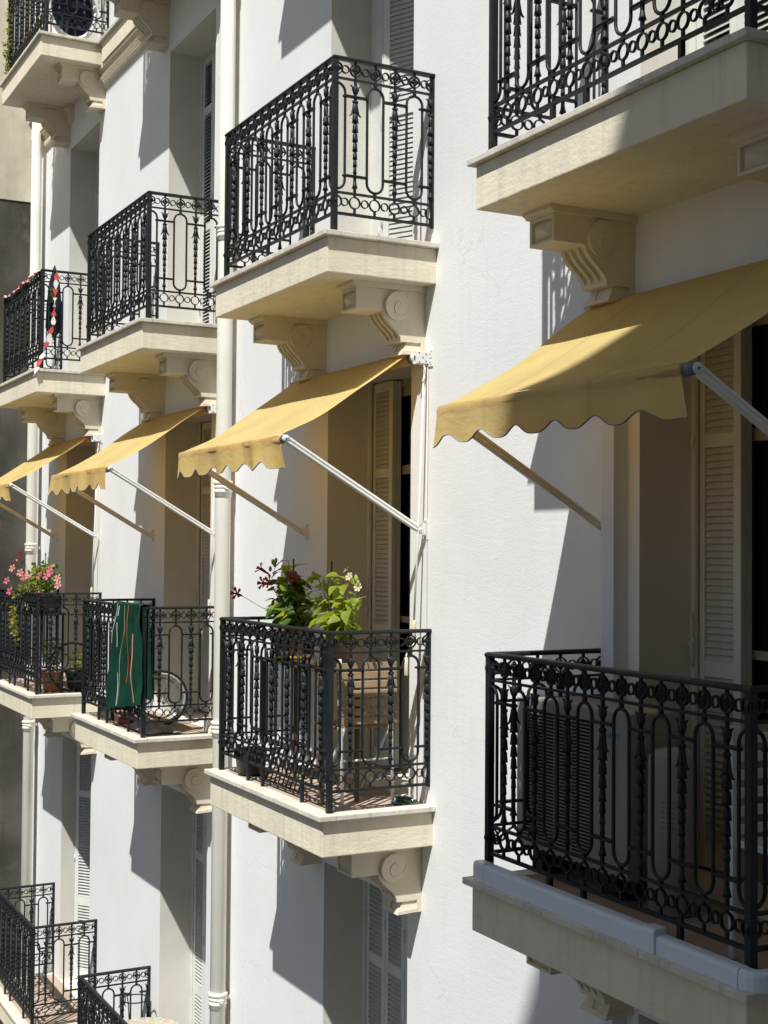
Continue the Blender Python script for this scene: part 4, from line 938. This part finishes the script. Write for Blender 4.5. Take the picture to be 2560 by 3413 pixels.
# barrier tape balcony (A2)
tpz = ZF[2]
tape = thing('barrier_tape', 'red and white barrier tape wound along the railing and hanging down', 'tape', (-6.45, -DR, tpz))
def ribbon(P, m, wv, ph):
    b = MB(); v = []; 
    for i, p in enumerate(P):
        s_ = Vector(wv) * 0.019 * (0.75 + .25 * sin(i * 1.7 + ph)); tw_ = Vector((0.01 * sin(i * 2.1 + ph), 0.012 * cos(i * 1.3 + ph), 0))
        v += [tuple(Vector(p) - s_ + tw_), tuple(Vector(p) + s_ - tw_)]
    b.add(v, [(2 * i, 2 * i + 1, 2 * i + 3, 2 * i + 2) for i in range(len(P) - 1)], True); return b
def seg(P0, P1, n, sagf, wv, k0):
    P = [Vector(P0).lerp(Vector(P1), i / (n * 3)) - Vector((0, 0, sagf * sin(pi * i / (n * 3)))) for i in range(n * 3 + 1)]
    for j in range(n): part('tape_band', ribbon(P[j * 3:j * 3 + 4], (TAPE_R, TAPE_W)[(j + k0) % 2], wv, j * 1.3), (TAPE_R, TAPE_W)[(j + k0) % 2], tape, False)
seg((0.06, -0.03, 0.99), (0.98, -0.03, 0.985), 9, 0.03, (0, 0, 1), 0); seg((0.98, -0.03, 0.985), (1.75, -0.03, 1.0), 7, 0.02, (0, 0, 1), 1)
seg((1.80, 0.13, 0.99), (1.80, 0.10, 0.45), 6, 0.0, (0, 1, 0), 0); seg((1.80, 0.10, 0.45), (1.79, 0.02, 0.18), 3, 0.0, (0, 1, 0.1), 0); seg((1.79, 0.02, 0.18), (1.86, -0.10, -0.09), 3, -0.01, (0, 1, .2), 1)
para = thing('folded_parasol', 'dark folded parasol leaning inside the taped balcony railing', 'parasol', (-4.93, -0.46, tpz))
part('canopy', MB().lathe([(0.03, 0.38), (0.085, 0.46), (0.075, 0.7), (0.055, 0.92), (0.02, 1.05), (0.006, 1.1)], 10), NAVY, para); part('pole', MB().tube([(0, 0, 0), (0, 0, 0.4)], 0.012, 8), WHITEP, para)
part('pattern_patch', MB().grid(lambda u, v: (0.060 + 0.02 * u, -0.074 + 0.06 * v, 0.70 + 0.16 * u), 3, 3), OLIVE, para, False)

# topmost balcony things (A1)
rg = thing('round_cover', 'large white ring shaped cover propped behind the topmost balcony railing', 'cover', (-4.87, -0.33, ZF[1]), pi / 2, None, (0.72, 1, 0.86))
part('ring', MB().tube([(0.33 * cos(a * pi / 18), 0.05 * sin(a * pi / 18), 0.42 + 0.36 * sin(a * pi / 18)) for a in range(36)], 0.030, 8, True), WHITEP, rg)
part('disc', MB().lathe([(0.31, 0), (0.28, 0.05), (0.01, 0.06)], 28, Matrix.Translation((0, 0.02, 0.42)) @ Matrix.Rotation(-pi / 2, 4, 'X'), cap=False), NAVY, rg)
cl = thing('climbing_plant', 'olive climbing plant at the outer corner of the topmost balcony', 'plant', (-6.33, -0.66, ZF[1])); bush(cl, 0, 0, 0.42, 0.07, 0.05, 0.46, 170, OLIVE)
part('stem', MB().tube([(0, 0.03, 0), (0.02, 0, 0.4), (-0.02, 0, 0.9)], 0.006, 5), STEM, cl)

# air conditioner balcony (D3)
ac = thing('air_conditioner', 'beige outdoor air conditioner with dark louvred grille behind the shaded railing', 'air conditioner', (3.53, -0.40, 0.10))
part('casing', MB().cbox(0, 0.82, 0.012, 0.30, 0, 0.69, 0.012), ACW, ac)
part('front_panel', MB().box(0.0, 0.045, 0, 0.012, 0.01, 0.68).box(0.56, 0.82, 0, 0.012, 0.01, 0.68).box(0.045, 0.56, 0, 0.012, 0.635, 0.68).box(0.045, 0.56, 0, 0.012, 0.01, 0.05), ACW, ac)
part('grille_back', MB().box(0.045, 0.56, 0.0085, 0.0118, 0.05, 0.635), HOLE, ac)
gr = MB().box(0.045, 0.56, -0.001, 0.002, 0.05, 0.051).mesh('grille_slat', WHITEP)
grs = MB().box(0.045, 0.56, -0.003, 0.004, -0.0022, 0.0022).mesh('grille_slat', ACW)
for k in range(38): link('grille_slat', grs, ac, (0, 0, 0.058 + k * 0.0152))
part('grille_rib', MB().box(0.17, 0.173, -0.005, 0, 0.05, 0.635).box(0.30, 0.303, -0.005, 0, 0.05, 0.635).box(0.43, 0.433, -0.005, 0, 0.05, 0.635), ACW, ac)
for k in range(28): pass
part('side_cover', MB().cbox(0.82, 0.832, 0.05, 0.27, 0.04, 0.60, 0.008), ACW, ac)
for fx in (0.1, 0.64): part('foot', MB().cbox(fx, fx + 0.08, 0.02, 0.28, -0.10, 0, 0.004), BLACKP, ac)
def text(body, size, loc, rot, m, parent, name, depth=0.001, sx=1.0):
    cu = bpy.data.curves.new(name, 'FONT'); cu.body = body; cu.size = size; cu.extrude = depth; cu.align_x = 'LEFT'
    ob = bpy.data.objects.new(name, cu); COL.objects.link(ob)
    dg = bpy.context.evaluated_depsgraph_get(); me = bpy.data.meshes.new_from_object(ob.evaluated_get(dg)); bpy.data.objects.remove(ob)
    me.materials.clear(); me.materials.append(m); o = link(name, me, parent, loc, rot, (sx, 1, 1)); return o
text('DAIKIN', 0.042, (0.625, -0.0005, 0.575), (pi / 2, 0, 0), BLUEL, ac, 'logo')
wt = thing('storage_cylinder', 'tall pale cylinder with a printed sticker standing beside the air conditioner', 'canister', (4.475, -0.27, 0))
part('cylinder_body', MB().lathe([(0.09, 0), (0.10, 0.01), (0.10, 0.60), (0.095, 0.63), (0.07, 0.655), (0.02, 0.665)], 28), ACW, wt)
part('sticker', MB().grid(lambda u, v: (0.101 * cos(-1.25 + u * 0.75), 0.101 * sin(-1.25 + u * 0.75), 0.34 + 0.14 * v), 8, 1), DUCT if 0 else ACW, wt, False)
stk = MB()
for k in range(6):
    for j in range(3):
        a = -1.15 + j * 0.2; z = 0.355 + k * 0.02; stk.add([(0.1018 * cos(a), 0.1018 * sin(a), z), (0.1018 * cos(a + .12), 0.1018 * sin(a + .12), z), (0.1018 * cos(a + .12), 0.1018 * sin(a + .12), z + .004), (0.1018 * cos(a), 0.1018 * sin(a), z + .004)], [(0, 1, 2, 3)])
part('print', stk, INK, wt, False)
# cable ducting along the coping
du = thing('cable_ducting', 'white plastic cable ducting along the coping of the shaded balcony', 'ducting', (0, 0, 0))
def dprof(y0, y1, h): return [(y0, 0.0), (y0, h - 0.016), (y0 + 0.004, h - 0.004), (y0 + 0.014, h), (y1, h), (y1, 0.0)]
for x0, x1, h, a in ((3.655, 3.735, 0.083, 0.0), (3.737, 4.832, 0.081, 0.0)): part('duct_section', MB().prism([(p, q + 0.0005) for p, q in dprof(-0.712, -0.660, h)], x0, x1), DUCT, du)
part('duct_joint', MB().prism([(p, q + 0.0005) for p, q in dprof(-0.717, -0.657, 0.090)], 4.834, 4.905), DUCT, du)
part('duct_section', MB().prism([(p, q + 0.0005) for p, q in dprof(-0.708, -0.660, 0.068)], 4.907, 5.33), DUCT, du)
m = MB(); pts = [(5.331, -0.660, 0), (5.352, -0.660, 0)] + [(5.352 + 0.02 * sin(a * pi / 10), -0.64 - 0.02 * cos(a * pi / 10), 0) for a in range(1, 6)] + [(5.372, -0.60, 0)]
m.sweep(pts, [(0.0, 0.0005), (0.045, 0.0005), (0.045, 0.05), (0.042, 0.060), (0.032, 0.0665), (0.0, 0.0665)]); part('duct_corner', m, DUCT, du)
m = MB().prism([(5.372, 0.0005), (5.417 - 0.03, 0.0005)], 0, 1) if 0 else MB().box(5.373, 5.392, -0.598, -0.02, 0.0005, 0.066); part('duct_section', m, DUCT, du)
vd = thing('wall_duct', 'square white pipe duct running up the wall beside the shaded doorway', 'duct', (0, 0, 0))
part('duct_body', MB().cbox(3.738, 3.832, -0.080, -0.0005, -1.0, 2.98, 0.003), DUCT, vd)
gc = thing('garden_chair', 'white slatted garden chair behind the shaded railing corner post', 'chair', (5.06, -0.30, 0), pi)
for k in range(6): part('back_slat', MB().cbox(-0.008, 0.008, -0.17, 0.17, 0.44 + k * 0.065, 0.475 + k * 0.065, 0.003), WHITEP, gc)
for y in (-0.18, 0.18): part('back_post', MB().box(-0.012, 0.012, y - 0.012, y + 0.012, 0, 0.83), WHITEP, gc)
part('seat', MB().cbox(-0.36, -0.012, -0.18, 0.18, 0.40, 0.425, 0.004), WHITEP, gc)
for y in (-0.16, 0.16): part('front_leg', MB().box(-0.35, -0.33, y - 0.01, y + 0.01, 0, 0.40), WHITEP, gc)

# mosaic table and scroll stand (B4)
mt = thing('mosaic_table', 'round table with colourful mosaic top on the low balcony', 'table', (-2.33, -0.25, ZF[4]))
part('table_top', MB().lathe([(0.01, 0.66), (0.29, 0.66), (0.30, 0.668), (0.30, 0.68), (0.292, 0.685), (0.01, 0.685)], 48, smooth=False), MOSAIC, mt)
for k in range(3):
    a = k * 2.1; part('leg', MB().tube([(0.25 * cos(a), 0.25 * sin(a), 0), (0.08 * cos(a), 0.08 * sin(a), 0.35), (0.2 * cos(a), 0.2 * sin(a), 0.66)], 0.009, 6), IRON, mt)
sc_ = thing('scroll_stand', 'black iron scrollwork plant stand on the low balcony, left of the mosaic table', 'stand', (-2.78, -0.30, ZF[4]))
m = MB()
for s_ in (-1, 1):
    m.tube([(s_ * (0.10 - 0.012 * k) * cos(k * .7) + s_ * 0.02, 0, 0.80 + (0.10 - 0.012 * k) * sin(k * .7)) for k in range(8)], 0.005, 6)
    m.tube([(s_ * 0.12, 0, 0.80), (s_ * 0.14, 0.02, 0.4), (s_ * 0.16, 0.03, 0)], 0.006, 6)
    m.tube([(s_ * 0.12, 0.2, 0.80), (s_ * 0.14, 0.2, 0.4), (s_ * 0.16, 0.22, 0)], 0.006, 6)
part('scroll_frame', m, IRON, sc_)
part('stand_top', MB().tube([(0.12 * cos(a * pi / 8), 0.1 + 0.12 * sin(a * pi / 8), 0.80) for a in range(16)], 0.006, 6, True), IRON, sc_)
